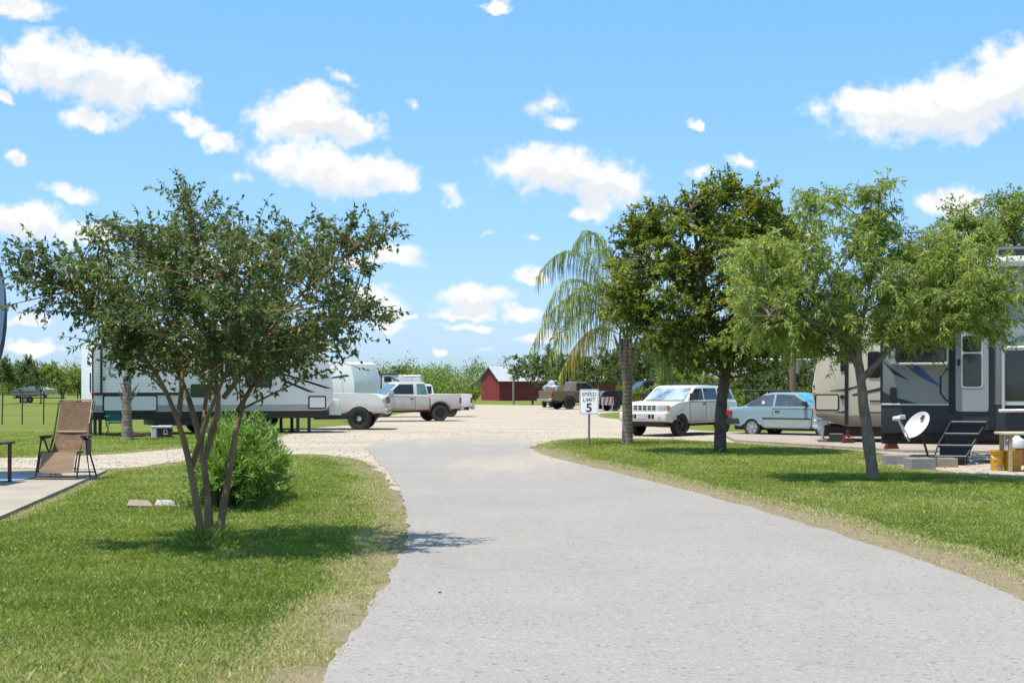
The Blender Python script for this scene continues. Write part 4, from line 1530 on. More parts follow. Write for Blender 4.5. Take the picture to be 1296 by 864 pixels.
def wheel_set(t, R_, Wd, rim_r, tyre, rim, spots, spokes=5, knob=0, hub=None, name='wheel', mid=1.2):
    """tyre mesh with a rim as sub-part, copied to every spot (x, y of the outer face side)"""
    bm = bmesh.new()
    h = Wd / 2
    prof = [(rim_r * 0.96, h * 0.75), (rim_r * 1.02, h * 0.95), (R_ * 0.82, h), (R_ * 0.94, h * 0.92), (R_ * 0.985, h * 0.72), (R_, h * 0.35),
            (R_, -h * 0.35), (R_ * 0.985, -h * 0.72), (R_ * 0.94, -h * 0.92), (R_ * 0.82, -h), (rim_r * 1.02, -h * 0.95), (rim_r * 0.96, -h * 0.75)]
    bm_lathe(bm, prof, 28, 'Y')
    if knob:
        for i in range(knob):
            a = 2 * math.pi * i / knob
            for s in (-1, 1):
                c = Vector((math.cos(a) * R_, s * h * 0.62, math.sin(a) * R_))
                mtx = Matrix.Translation(c) @ Matrix.Rotation(-a, 4, 'Y')
                r = bmesh.ops.create_cube(bm, size=1.0, matrix=mtx @ Matrix.Diagonal((0.03, h * 0.6, R_ * 0.12, 1)))
    proto = mesh_obj(name, bm, tyre, t.o, angle=50)
    bm = bmesh.new()
    for sgn in (1,):
        # outer face is towards -y
        bm_lathe(bm, [(rim_r, -h * 0.85), (rim_r * 0.9, -h * 0.82), (rim_r * 0.86, -h * 0.45), (rim_r * 0.25, -h * 0.40), (0.0, -h * 0.40)], 28, 'Y')
        for i in range(spokes):
            a = 2 * math.pi * (i + 0.25) / spokes
            ca, sa = math.cos(a), math.sin(a)
            w2 = rim_r * (0.16 if spokes < 8 else 0.09)
            pts = []
            for (rr, ww, yy) in ((rim_r * 0.10, w2, -h * 0.78), (rim_r * 0.90, w2 * 0.8, -h * 0.80)):
                for s in (-1, 1):
                    pts.append((ca * rr - sa * ww * s, yy, sa * rr + ca * ww * s))
            vs = [bm.verts.new(p) for p in pts]
            vb = [bm.verts.new((p[0], p[1] + h * 0.35, p[2])) for p in pts]
            for f in ((0, 2, 3, 1),):
                bm.faces.new([vs[k] for k in f])
            for (p, q) in ((0, 1), (1, 3), (3, 2), (2, 0)):
                bm.faces.new((vs[p], vs[q], vb[q], vb[p]))
        bm_lathe(bm, [(rim_r * 0.30, -h * 0.5), (rim_r * 0.28, -h * 0.92), (rim_r * 0.15, -h * 1.0), (0.0, -h * 1.0)], 16, 'Y')
    rim_o = mesh_obj('rim', bm, rim, proto, angle=40)
    if hub:
        bm = bmesh.new()
        bm_lathe(bm, [(rim_r * 0.34, -h * 0.8), (rim_r * 0.33, -h * 1.02), (rim_r * 0.2, -h * 1.1), (0, -h * 1.1)], 16, 'Y')
        mesh_obj('hub_cap', bm, hub, proto, angle=40)
    for i, (x, y) in enumerate(spots):
        o = proto if i == 0 else t.copy_part(proto, (0, 0, 0))
        o.location = (x, y, R_)
        o.rotation_euler = (0, 0, 0 if y < mid else math.pi)
    return proto


def rv_window(t, x0, x1, z0, z1, y, name='window', r=0.07, split=None, glass=None):
    w = t.rr(name, x0, x1, z0, z1, y, BLACK_TRIM, r, 0.016)
    e = 0.035
    if split:
        t.rr('pane', x0 + e, split - 0.012, z0 + e, z1 - e, y - 0.014, glass or GLASS, r * 0.6, 0.008, w)
        t.rr('pane', split + 0.012, x1 - e, z0 + e, z1 - e, y - 0.014, glass or GLASS, r * 0.6, 0.008, w)
    else:
        t.rr('pane', x0 + e, x1 - e, z0 + e, z1 - e, y - 0.014, glass or GLASS, r * 0.6, 0.008, w)
    return w


def hatch(t, x0, x1, z0, z1, y, m, name='storage_door', e=0.045, r=0.07):
    """baggage door: black gasket with a wall-coloured panel in it"""
    g = t.rr(name, x0, x1, z0, z1, y, BLACK_TRIM, r, 0.012)
    t.rr('door_panel', x0 + e, x1 - e, z0 + e, z1 - e, y - 0.010, m, r * 0.6, 0.012, g)
    return g


def ac_unit(t, x, y, z, s=1.0, m=None):
    return t.prism('roof_air_conditioner', [(x - .42 * s, z), (x - .40 * s, z + .16), (x - .25 * s, z + .27), (x + .25 * s, z + .27), (x + .40 * s, z + .2), (x + .42 * s, z)], y - 0.33, y + 0.33, m or WHITE_GEL, 0.04)


def along(t, o, th):
    """local x of the point on a wall through o (turned by th) that a picture column shows"""
    c, s = math.cos(th), math.sin(th)

    def f(px):
        m = (px - 648) / F
        return (m * o.y - o.x) / (c - m * s)
    return f


# ------------------------------------------------------------------ the long white travel trailer on the left
cL = at(117, 43.5)
cR = at(422, 46.7)
ang = math.atan2(cR.y - cL.y, cR.x - cL.x)
LEN = (cR - cL).length
t = Thing('travel_trailer', 'long white travel trailer with a slide-out and black trim behind the crape myrtle', 'trailer', cL, ang)
u = lambda px: (px - 117) / (422 - 117) * LEN      # along the side
zf = lambda py: CAM_H - (py - HOR) / 41.0
prof = [(0, .74), (0, 2.60), (.05, 2.76), (.16, 2.84), (LEN - .75, 2.88), (LEN - .40, 2.72), (LEN - .12, 2.25), (LEN, 1.5), (LEN - .02, 1.05), (LEN - .22, .80), (LEN - .4, .74)]
wb = t.prism('body', prof, 0, 2.42, WHITE_SIDING, 0.03)
t.prism('roof', [(0.1, 2.855), (0.15, 2.90), (LEN - .8, 2.93), (LEN - .55, 2.86)], 0.08, 2.34, ROOF_RUBBER, 0.01)
# slide-out with its black edging
sx0, sx1 = u(128), u(222)
t.box('slide_out', (sx0, sx1), (-0.045, 0.05), (zf(497), 2.74), WHITE_SIDING, 0.012)
t.boxes('slide_trim', [((sx0 - .05, sx0 + .015), (-0.062, -0.01), (zf(498), 2.76)), ((sx1 - .015, sx1 + .05), (-0.062, -0.01), (zf(498), 2.76)),
                       ((sx0 - .2, sx1 + .1), (-0.066, -0.012), (zf(500), zf(496.5))), ((sx0 - .05, sx1 + .05), (-0.064, -0.012), (2.745, 2.79))], BLACK_TRIM, 0.005)
hatch(t, u(129), u(195), zf(521), zf(499.5), -0.012, WHITE_GEL)
t.box('corner_trim', (-0.012, 0.03), (-0.012, 0.03), (.80, 2.74), BLACK_TRIM, 0.004)
t.box('tail_light', (-0.03, 0.22), (-0.034, 0.0), (zf(500), zf(496.5)), RED_LENS, 0.008)
t.box('tail_light', (-0.035, 0.0), (0.25, 0.38), (1.35, 1.95), CHARCOAL, 0.02)
rv_window(t, u(236), u(262), zf(503), zf(486), -0.004)
rv_window(t, u(305), u(340), zf(490), zf(462), -0.004, split=u(322))
hatch(t, u(388), u(412), zf(519), zf(501.5), -0.004, WHITE_GEL, r=0.05)
for k, (a, b) in enumerate([((330, 466), (421, 492)), ((352, 481), (398, 497))]):
    t.poly('body_stripe', [(u(a[0]), zf(a[1])), (u(b[0]), zf(b[1])), (u(b[0]) - .25, zf(b[1]) + .015), (u(a[0]), zf(a[1]) + .07)], -0.004, CHARCOAL, 0.004)
t.box('skirt_band', (0.02, LEN - .35), (-0.006, 0.0), (.76, .95), mat('grey_band', (0.30, 0.31, 0.33), 0.4), 0.0)
t.boxes('chassis', [((0.0, LEN - .1), (0.12, 0.26), (.50, .73)), ((0.0, LEN - .1), (2.1, 2.24), (.50, .73)), ((0.0, LEN - .3), (0.2, 2.2), (.60, .74)),
                    ((u(193), u(250)), (0.2, 2.1), (.30, .62)), ((u(250), u(318)), (0.4, 2.1), (.26, .60))], FRAME_BLACK, 0.01)
t.boxes('hitch_frame', [((LEN - .3, LEN + .95), (1.12, 1.26), (.42, .56)), ((LEN + .85, LEN + 1.05), (1.1, 1.28), (.44, .62))], FRAME_BLACK, 0.01)
t.prism('propane_cover', [(LEN + .10, .57), (LEN + .08, .98), (LEN + .16, 1.1), (LEN + .44, 1.1), (LEN + .52, .98), (LEN + .52, .57)], 0.75, 1.65, WHITE_GEL, 0.05)
for x in (u(121), u(127), u(376), u(391)):
    for y in (0.16, 2.2):
        j = t.boxes('stabiliser_jack', [((x - .045, x + .045), (y - .045, y + .045), (0.03, .55)), ((x - .11, x + .11), (y - .11, y + .11), (0.0, 0.035))], FRAME_BLACK, 0.006)
wheel_set(t, 0.34, 0.22, 0.20, TYRE, RIM_ALLOY, [(u(262), 0.18), (u(292), 0.18), (u(262), 2.22), (u(292), 2.22)], 5)
ac_unit(t, LEN * .45, 1.2, 2.90)

# the white trailer behind it, nose to the right
dB = 84.0
t = Thing('fifth_wheel', 'plain white trailer nose rising behind the white pickup bonnet', 'trailer', at(446, dB), R(-34))
zt = hfor(458, dB)
t.prism('body', [(-8.2, .75), (-8.2, zt - .1), (-8.0, zt), (-.45, zt + .02), (-.15, zt - .12), (.12, 1.9), (.15, 1.2), (.05, .75)], 0, 2.45, WHITE_GEL, 0.06, 2)
t.poly('body_stripe', [(-1.75, 2.05), (-.45, 2.22), (-.2, 2.12), (-1.6, 1.98)], -0.002, CHARCOAL, 0.006)
t.poly('body_stripe', [(-3.2, 2.3), (-1.5, 2.42), (-1.3, 2.36), (-3.1, 2.22)], -0.002, CHARCOAL, 0.006)
t.box('chassis', (-8, .1), (.2, 2.2), (.5, .74), FRAME_BLACK, .01)
rv_window(t, -5.2, -4.2, 1.6, 2.2, 0.0)
wheel_set(t, 0.34, 0.22, 0.20, TYRE, RIM_ALLOY, [(-4.6, 0.15), (-3.8, 0.15)])

# two far trailers in a row beside it
dC = 138.0
t = Thing('slide_trailer', 'far white trailer with a black window and a dark roof line', 'trailer', at(463, dC), R(3))
zt = hfor(473.5, dC)
k = dC / F
X = lambda px: (px - 463) * k
Z = lambda py: hfor(py, dC)
t.prism('body', [(-1.5, .7), (-1.5, zt), (X(502), zt), (X(509), zt - .45), (X(511), 1.7), (X(508), .7)], 0, 2.4, WHITE_GEL, 0.04)
t.box('roof_edge', (-1.4, X(503)), (-0.05, 2.42), (zt - .05, zt + .1), CHARCOAL, 0.02)
rv_window(t, X(486), X(495.5), Z(483), Z(476.5), 0.0, split=X(491))
t.box('slide_corner', (X(481.5), X(483)), (-0.03, 0.03), (Z(492), zt - .05), BLACK_TRIM)
t.box('entry_door', (X(468.5), X(473)), (-0.03, 0.03), (Z(498), Z(479)), mat('grey_door', (0.22, 0.23, 0.24), 0.4), 0.01)
t.tube('awning_arm', [(X(496), -.05, Z(478)), (X(503), -.05, Z(481)), (X(508), -.05, Z(485))], 0.05, FRAME_BLACK, 6)
ac_unit(t, X(476), 1.2, zt + .08, 1.0, CHARCOAL)
t.box('chassis', (-1, X(505)), (.2, 2.2), (.4, .7), FRAME_BLACK)
wheel_set(t, 0.34, 0.22, 0.20, TYRE, RIM_ALLOY, [(1.2, 0.15), (2.0, 0.15)])
dC2 = 150.0
t = Thing('box_trailer', 'far plain white trailer under the small distant palm', 'trailer', at(505, dC2), R(-4))
zt = hfor(475.5, dC2)
t.prism('body', [(0, .6), (0, zt + .12), (.5, zt), (2.2, zt), (2.3, zt - .1), (2.36, .6)], 0, 2.3, WHITE_GEL, 0.05)
t.box('roof_edge', (.5, 2.3), (-0.02, 2.32), (zt - .06, zt + .05), ALU, 0.02)
t.box('corner_post', (1.35, 1.42), (-0.02, 0.0), (.7, zt - .08), ALU)
wheel_set(t, 0.34, 0.22, 0.20, TYRE, RIM_ALLOY, [(1.0, 0.15)])

# nose of a fifth wheel trailer just inside the left edge of the picture
dN = 22.5
NOSE = mat('plum_black_gelcoat', (0.055, 0.045, 0.070), 0.2, var=0.2, scale=2, coat=0.7)
t = Thing('trailer_nose', 'dark plum fifth wheel nose at the left edge of the picture', 'trailer', at(0, dN), R(22.5))
xx = lambda px: px / F * dN
zz = lambda py: hfor(py, dN)
nose = [(-7.5, .7), (-7.5, 3.45), (xx(-3), zz(331)), (xx(3), zz(343)), (xx(6.5), zz(365)), (xx(8.6), zz(392)), (xx(8), zz(415)), (xx(5), zz(438)), (xx(1), zz(455)), (xx(-8), zz(462)), (-.9, zz(466)), (-2.2, zz(467)), (-2.5, .7)]
t.prism('body', nose, 0, 2.4, WHITE_GEL, 0.02)
t.prism('front_cap', [(p[0] + .002, p[1]) for p in nose[2:10]] + [(-.50, zz(462)), (-.48, zz(336))], -0.012, 2.412, NOSE, 0.012)
t.poly('body_stripe', [(xx(-1), zz(345)), (xx(4.5), zz(362)), (xx(5.6), zz(395)), (xx(2), zz(430)), (xx(-2), zz(445)), (xx(-3), zz(400))], -0.0125, LIGHTBLUE, 0.004)
t.boxes('landing_leg', [((-3.0, -2.88), (.2, .32), (0.1, .75)), ((-3.08, -2.8), (.12, .40), (0.1, .13))], FRAME_BLACK, .01)
wheel_set(t, 0.38, 0.24, 0.22, TYRE, RIM_ALLOY, [(-6.2, 0.2), (-5.35, 0.2)])

# ------------------------------------------------------------------ the cream trailer behind the narrow leaved tree
dE = 37.5
t = Thing('cream_trailer', 'cream and brown trailer front with a framed storage door beside the teal car', 'trailer', at(1028, dE), R(-12.5))
k = dE / F
X = along(t, at(1028, dE), R(-12.5))
Z = lambda py: CAM_H - (py - HOR) * k
prof = [(X(1031), Z(524)), (X(1028.5), Z(505)), (X(1028), Z(490)), (X(1033), Z(462)), (X(1041), Z(443)), (X(1056), Z(424)), (X(1075), Z(415)), (X(1300), Z(413)), (X(1300), Z(538)), (X(1072), Z(538)), (X(1050), Z(533))]
t.prism('body', prof, 0, 2.45, CREAM, 0.05)
t.prism('lower_band', [(X(1031), Z(523)), (X(1034), Z(527)), (X(1050), Z(533.5)), (X(1072), Z(539)), (X(1300), Z(539)), (X(1300), Z(525.5)), (X(1070), Z(525)), (X(1040), Z(523))], -0.010, 2.46, BROWN_BAND, 0.005)
hatch(t, X(1031.5), X(1062), Z(519.5), Z(498.5), -0.004, CREAM, e=0.035, r=0.06)
t.box('corner_trim', (X(1069), X(1073.5)), (-0.03, 0.02), (Z(537), Z(420)), BLACK_TRIM, 0.006)
rv_window(t, X(1063.5), X(1068.8), Z(470), Z(447), -0.004, r=0.04)
rv_window(t, X(1098), X(1114.5), Z(478), Z(445), -0.004)
for pts in ([(1050, 494), (1072, 491.5), (1088, 488), (1072, 494.5)], [(1074, 491), (1092, 486), (1094, 487.5), (1076, 492.5)], [(1078, 499), (1115, 490), (1115, 494), (1080, 500.5)], [(1056, 522), (1070, 519.5), (1070, 522.5)]):
    t.poly('body_stripe', [(X(a), Z(b)) for a, b in pts], -0.0045, CHARCOAL, 0.004)
t.boxes('side_trim', [((X(1101), X(1115)), (-0.02, 0.0), (Z(508), Z(506.5))), ((X(1101), X(1115)), (-0.02, 0.0), (Z(522.5), Z(521)))], BLACK_TRIM)
t.rr('marker_light', X(1029), X(1032), Z(501), Z(496.5), -0.004, AMBER, 0.02, 0.03)
t.box('marker_light', (X(1029), X(1031)), (-0.02, 0.02), (Z(490), Z(487)), BLACK_TRIM, 0.01)
t.lathe('filler_cap', [(0, -0.04), (.055, -0.04), (.06, 0.0)], BLACK_TRIM, 14, 'Y', (X(1066), 0, Z(502)))
t.boxes('chassis', [((X(1040), X(1300)), (0.15, 0.3), (Z(552), Z(539))), ((X(1050), X(1300)), (0.3, 2.2), (Z(546), Z(538)))], FRAME_BLACK, 0.01)
t.tubes('hitch_frame', [[(X(1045), 0.5, Z(541)), (X(1030), 1.2, Z(541))], [(X(1045), 1.95, Z(541)), (X(1030), 1.2, Z(541))]], 0.06, ALU)
t.box('hitch_coupler', (X(1030), X(1048)), (0.05, 0.3), (Z(537.5), Z(531)), ALU, 0.02)
jk = t.tube('tongue_jack', [(X(1041), 0.15, 0.06), (X(1041), 0.15, Z(536))], [0.045, 0.055], ALU)
t.box('jack_foot', (X(1035), X(1047)), (0.03, 0.28), (0.07, 0.13), WOOD_BROWN, 0.01, parent=jk)
t.box('jack_foot', (X(1049), X(1068)), (0.02, 0.40), (0.07, 0.30), CHARCOAL, 0.02)
wheel_set(t, 0.36, 0.22, 0.20, TYRE, RIM_ALLOY, [(X(1150), 0.15), (X(1195), 0.15)])
ac_unit(t, X(1110), 1.2, Z(413), 1.0, CREAM)
# red jack stands under it
RED_STAND = mat('red_stand_paint', (0.11, 0.014, 0.011), 0.5, var=0.2, scale=6)
for i, px in enumerate((1073, 1128)):
    s = Thing('jack_stand', ['red jack stand under the cream trailer left of the leaning trunk', 'red jack stand with sunlit gaps painted as pale triangles between the leaning trunk and the dish'][i], 'jack stand', at(px, 36.9 if i == 0 else 33.5, 0.07 if i == 0 else 0.07), 0, 'red jack stands', 0.62)
    s.prism('base', [(-.26, 0.0), (-.12, .34), (.12, .34), (.26, 0.0)], -.18, .18, RED_STAND, 0.01)
    s.box('post', (-.05, .05), (-.05, .05), (.34, .52), RED_STAND, 0.01)
    for sx in (-1, 1):
        s.plate('reflector', [(sx * .06 - .055, -.186, .20), (sx * .06 + .055, -.186, .20), (sx * .06 + (.09 if sx > 0 else -.09), -.186, .30)], WHITE_GEL, 0.003)  # white triangles painting the sunlit gaps behind the stand

# ------------------------------------------------------------------ the grey and blue fifth wheel on the right
dG = 29.0
t = Thing('grey_fifth_wheel', 'grey fifth wheel trailer with blue swooshes, an entry door and black lower panels', 'trailer', at(1115, dG), R(-15.2))
k = dG / F
X = along(t, at(1115, dG), R(-15.2))
Z = lambda py: CAM_H - (py - HOR) * k
t.prism('body', [(X(1115), Z(512)), (X(1115), Z(390)), (X(1122), Z(345)), (X(1135), Z(338)), (X(1480), Z(335)), (X(1480), Z(512))], 0, 2.5, GREY_WALL, 0.03)
t.prism('lower_panel', [(X(1115), Z(548)), (X(1115), Z(512.5)), (X(1480), Z(512.5)), (X(1480), Z(545)), (X(1250), Z(543)), (X(1190), Z(546))], -0.008, 2.5, CHARCOAL, 0.01)
t.box('belt_trim', (X(1115.5), X(1205)), (-0.022, 0.0), (Z(512.5), Z(510.5)), ALU, 0.003)
t.box('corner_trim', (-0.015, 0.03), (-0.015, 0.04), (Z(510), Z(392)), BLACK_TRIM, 0.004)
# slide-out box with the large window
t.box('slide_out', (X(1128), X(1200)), (-0.35, 0.1), (Z(462), Z(350)), GREY_WALL, 0.02)
rv_window(t, X(1133), X(1197), Z(459), Z(408), -0.352, split=X(1170))
t.box('slide_sill', (X(1138), X(1198)), (-0.40, -0.34), (Z(462), Z(459.5)), ALU, 0.004)
sw = [([(1115, 448), (1135, 470), (1160, 482), (1152, 474), (1128, 456)], LIGHTBLUE), ([(1116, 455), (1132, 474), (1150, 481), (1130, 467)], CHARCOAL),
      ([(1146, 462), (1160, 474), (1178, 484), (1194, 490), (1182, 481), (1166, 466), (1160, 462)], BLUE_GRAPHIC),
      ([(1115, 494), (1130, 502), (1160, 510), (1115, 510)], CHARCOAL), ([(1268, 436), (1280, 433), (1296, 424), (1310, 416), (1310, 424), (1290, 434)], BLUE_GRAPHIC),
      ([(1284, 438), (1300, 440), (1310, 444), (1298, 444)], CHARCOAL)]
for pts, m in sw:
    t.poly('body_stripe', [(X(a), Z(b)) for a, b in pts], -0.0045, m, 0.004)
t.rr('vent', X(1126.5), X(1135), Z(507), Z(490), -0.004, BLACK_TRIM, 0.05, 0.03)
# entry door
dr = t.rr('entry_door', X(1209.5), X(1251), Z(520), Z(385), -0.004, GREY_WALL, 0.05, 0.03)
fr_ = t.rr('door_window', X(1216), X(1244), Z(491), Z(424), -0.032, ALU, 0.06, 0.010, dr)
t.rr('pane', X(1218), X(1242), Z(489), Z(448), -0.041, GLASS, 0.05, 0.006, dr)
t.rr('pane', X(1218), X(1242), Z(446), Z(426), -0.041, GLASS, 0.05, 0.006, dr)
t.box('door_latch', (X(1212), X(1215)), (-0.07, -0.03), (Z(463), Z(455)), BLACK_TRIM, 0.01, parent=dr)
t.boxes('door_post', [((X(1201), X(1208.5)), (-0.03, 0.02), (Z(522), Z(375))), ((X(1252), X(1258.5)), (-0.045, 0.02), (Z(540), Z(375)))], BLACK_TRIM, 0.006)
t.tube('grab_handle', [(X(1207), -0.03, Z(508)), (X(1197), -0.17, Z(506)), (X(1190), -0.19, Z(497)), (X(1190), -0.19, Z(478)), (X(1198), -0.16, Z(467)), (X(1207), -0.03, Z(467))], 0.02, BLACK_TRIM)
# outdoor kitchen / slide frame at the right edge
fm = t.rr('wide_window', X(1267), X(1345), Z(512), Z(441), -0.10, ALU, 0.04, 0.05)
t.rr('pane', X(1271.5), X(1342), Z(507), Z(444.5), -0.148, GLASS, 0.03, 0.006, fm)
t.tube('window_rail', [(X(1263), -0.2, Z(519)), (X(1345), -0.2, Z(517.5))], 0.035, ALU)
t.tube('window_rail', [(X(1269), -0.19, Z(519)), (X(1269), -0.19, Z(443)), (X(1274), -0.19, Z(441)), (X(1345), -0.19, Z(441))], 0.03, ALU)
# awning roll along the roof
aw = t.tube('awning_tube', [(X(1254), -0.16, Z(335)), (X(1470), -0.16, Z(335))], 0.105, WHITE_GEL, 14)
t.tube('awning_fabric', [(X(1262), -0.02, Z(322)), (X(1470), -0.02, Z(322))], 0.10, CHARCOAL, 12)
t.tube('awning_arm', [(X(1256), -0.14, Z(340)), (X(1262), -0.08, Z(326)), (X(1272), -0.04, Z(318))], 0.025, ALU, 6)
t.boxes('chassis', [((X(1140), X(1480)), (0.1, 0.3), (Z(556), Z(544))), ((X(1115), X(1480)), (0.35, 2.2), (Z(562), Z(546)))], FRAME_BLACK, 0.01)
# folding steps
def SX(px, yo):
    return X(px) + yo * 0.02


def SZ(py, yo):
    return CAM_H - (py - HOR) / F * (dG - 0.6 + yo)


steps = [(1203, 1248, 533, -0.20), (1195, 1238, 548, -0.45), (1187, 1229, 563, -0.70), (1182, 1222, 577, -0.95)]
for (xa, xb, py, yo) in steps:
    z1 = SZ(py, yo)
    t.box('step_tread', (SX(xa, yo), SX(xb, yo)), (yo - .13, yo + .13), (z1 - .06, z1), FRAME_BLACK, 0.008)
    t.box('step_riser', (SX(xa, yo) + .03, SX(xb, yo) - .03), (yo + .06, yo + .12), (z1 - .22 if z1 > .25 else .01, z1 - .06), CHARCOAL, 0.006)
    t.box('tread_edge', (SX(xa, yo) + .01, SX(xb, yo) - .01), (yo - .136, yo - .10), (z1 - .012, z1 + .004), ALU)
for s_ in (0, 1):
    t.tube('step_rail', [(SX(q[s_], q[3]), q[3], SZ(q[2], q[3]) - .02) for q in steps], 0.022, FRAME_BLACK, 6)
    q = steps[-1]
    t.tube('step_leg', [(SX(q[s_], q[3]), q[3], SZ(q[2], q[3])), (SX(q[s_], q[3]), q[3], 0.0)], 0.02, FRAME_BLACK, 6)
t.tubes('water_pipe', [[(X(1226), -0.25, 0.45), (X(1226), -0.3, 0.25), (X(1227), -0.45, 0.06), (X(1234), -0.7, 0.03)]], 0.018, WHITE_GEL, 6)
wheel_set(t, 0.40, 0.24, 0.22, TYRE, RIM_ALLOY, [(X(1400), 0.2), (X(1440), 0.2)])

# the pale trailer with its name on the side, behind the shrubs
dT = 66.0
t = Thing('pale_fifth_wheel', 'pale fifth wheel trailer with a dark name on its side behind the shrubs', 'trailer', at(893, dT), 0)
k = dT / F
X = lambda px: (px - 893) * k
Z = lambda py: CAM_H - (py - HOR) * k
PALE = mat('pale_gelcoat', (0.52, 0.50, 0.45), 0.35, var=0.05, coat=0.1)
t.prism('body', [(X(905), Z(512)), (X(896), Z(490)), (X(895), Z(470)), (X(900), Z(460)), (X(912), Z(457)), (X(1090), Z(456)), (X(1090), Z(520)), (X(905), Z(520))], 0, 2.5, PALE, 0.06)
t.box('roof', (X(897), X(1090)), (-0.06, 2.5), (Z(457.5), Z(453.5)), WHITE_GEL, 0.05)
t.box('roof_band', (X(925), X(1090)), (-0.012, 0.0), (Z(463), Z(459.5)), mat('tan_band', (0.45, 0.36, 0.26), 0.5))
for pts in ([(925, 470), (955, 465), (957, 466), (927, 472)], [(955, 484), (978, 480.5), (972, 483), (957, 486)], [(957, 489.5), (976, 485.5), (970, 488.5), (958, 491)]):
    t.poly('body_stripe', [(X(a), Z(b)) for a, b in pts], -0.004, CHARCOAL, 0.005)
text_mesh('name_lettering', 'MONTANA', 4.6 * k, CHARCOAL, t.o, (X(952.5), -0.006, Z(474.6)), bold=0.006, sx=1.35)
rv_window(t, X(1012), X(1030), Z(490), Z(470), 0.0)
wheel_set(t, 0.38, 0.22, 0.2, TYRE, RIM_ALLOY, [(X(1020), 0.15), (X(1045), 0.15)])


# ------------------------------------------------------------------ vehicles (local x runs along the car, near side at -y)
def arch(cx, r, z0, n=9, zc=0.0):
    """wheel arch (centre height zc) cut into a lower edge at z0, traced from -x to +x"""
    a0 = math.asin(min(0.95, max(-0.95, (z0 - zc) / r)))
    return [(cx - r * math.cos(a0 + (math.pi - 2 * a0) * i / n), zc + r * math.sin(a0 + (math.pi - 2 * a0) * i / n)) for i in range(n + 1)]


def side_pane(t, name, pts, wz, m, th=0.008, parent=None, both=True):
    """window or panel on the tapering cabin side; pts (x, z), wz(z) gives half width"""
    o = None
    for s in ((-1, 1) if both else (-1,)):
        p3 = [(x, s * (wz(z) + 0.003), z) for (x, z) in pts]
        n = sum(((p3[i][0] - p3[(i + 1) % len(p3)][0]) * (p3[i][2] + p3[(i + 1) % len(p3)][2])) for i in range(len(p3)))
        a = Vector(p3[1]) - Vector(p3[0])
        b = Vector(p3[2]) - Vector(p3[0])
        if (a.cross(b)).y * s < 0:
            p3 = p3[::-1]
        o2 = t.plate(name, p3, m, th, parent)
        o = o or o2
    return o


def door(t, pts, w, paint, th=0.008):
    cx = sum(p[0] for p in pts) / len(pts)
    cz = sum(p[1] for p in pts) / len(pts)
    big = [(x + (0.016 if x > cx else -0.016), z + (0.016 if z > cz else -0.016)) for x, z in pts]
    d_ = side_pane(t, 'door', pts, w, paint, th)
    side_pane(t, 'door_seal', big, w, BLACK_TRIM, th - 0.005, d_)
    return d_


def inner_block(t, x0, x1, w, z0, z1):
    return t.box('underbody', (x0, x1), (-w, w), (z0, z1), FRAME_BLACK, 0.03)


def mirror(t, x, y, z, m, s=1.0, name='wing_mirror'):
    for sg in (-1, 1):
        bm = bmesh.new()
        bm_box(bm, (x - .07 * s, x + .06 * s), (sg * y - .02, sg * (y + .2 * s)) if sg > 0 else (sg * (y + .2 * s), sg * y + .02), (z, z + .15 * s), 0.03, 2)
        mesh_obj(name, bm, m, t.o)


# --- the white four door car behind the palm and oak
WHITE_PAINT = mat('white_car_paint', (0.68, 0.67, 0.64), 0.3, var=0.03, scale=1.5, coat=0.5, dirt=(0.36, 0.30, 0.22), dirt_z=(0.85, 0.35), dirt_amt=0.55)
BUMPER_WHITE = mat('white_bumper', (0.60, 0.59, 0.55), 0.45, var=0.04, dirt=(0.34, 0.28, 0.20), dirt_z=(0.7, 0.3), dirt_amt=0.5)
th = R(53)
fw = G(860, 552)
cs, sn = math.cos(th), math.sin(th)
lx, ly = -1.36, -0.76
suv_loc = fw - Vector((lx * cs - ly * sn, lx * sn + ly * cs, 0))
t = Thing('white_suv', 'white four door off-road car with black wheels parked behind the palm and the oak', 'car', suv_loc, th)
low = [(2.18, .50), (2.24, .72), (2.20, 1.02), (2.12, 1.08), (1.0, 1.08), (-.95, 1.08), (-1.5, 1.045), (-2.02, .99), (-2.14, .93), (-2.16, .62), (-2.06, .46)]
low = low + arch(-1.36, .43, .42, 9, .37) + [(-.80, .40), (.80, .40)] + arch(1.36, .43, .42, 9, .37) + [(1.9, .46)]
t.prism('body', low, -.86, .86, WHITE_PAINT, 0.085, 4, lambda x, z: 1.0 if x > -1.7 else 0.94)
wz = lambda z: .80 - (z - 1.10) * 0.22
gh = [(2.18, 1.04), (1.98, 1.42), (1.86, 1.53), (.4, 1.57), (-.2, 1.55), (-.36, 1.50), (-1.02, 1.04)]
t.prism('cabin', gh, -.80, .80, WHITE_PAINT, 0.05, 2, lambda x, z: wz(z) / .80)
ws = t.plate('windscreen', [(-.97, -.70, 1.10), (-.415, -.63, 1.475), (-.415, .63, 1.475), (-.97, .70, 1.10)], glass_mat('screen_with_sunshade', (0.07, 0.12, 0.19), 0.06, (0.36, 0.42, 0.48)), 0.012)
if ws.data.polygons[1].normal.x > 0:
    pass
wn = side_pane(t, 'window', [(-.84, 1.11), (.05, 1.11), (.05, 1.47), (-.36, 1.46)], wz, GLASS)
side_pane(t, 'window', [(.14, 1.11), (.98, 1.11), (.93, 1.475), (.14, 1.475)], wz, GLASS)
side_pane(t, 'window', [(1.07, 1.12), (2.0, 1.12), (1.82, 1.44), (1.04, 1.465)], wz, GLASS)
wb = lambda z: .862
d1 = door(t, [(-.86, .46), (.08, .46), (.08, 1.04), (-.90, 1.04)], wb, WHITE_PAINT)
d2 = door(t, [(.11, .46), (.98, .46), (1.05, .75), (1.05, 1.04), (.11, 1.04)], wb, WHITE_PAINT)
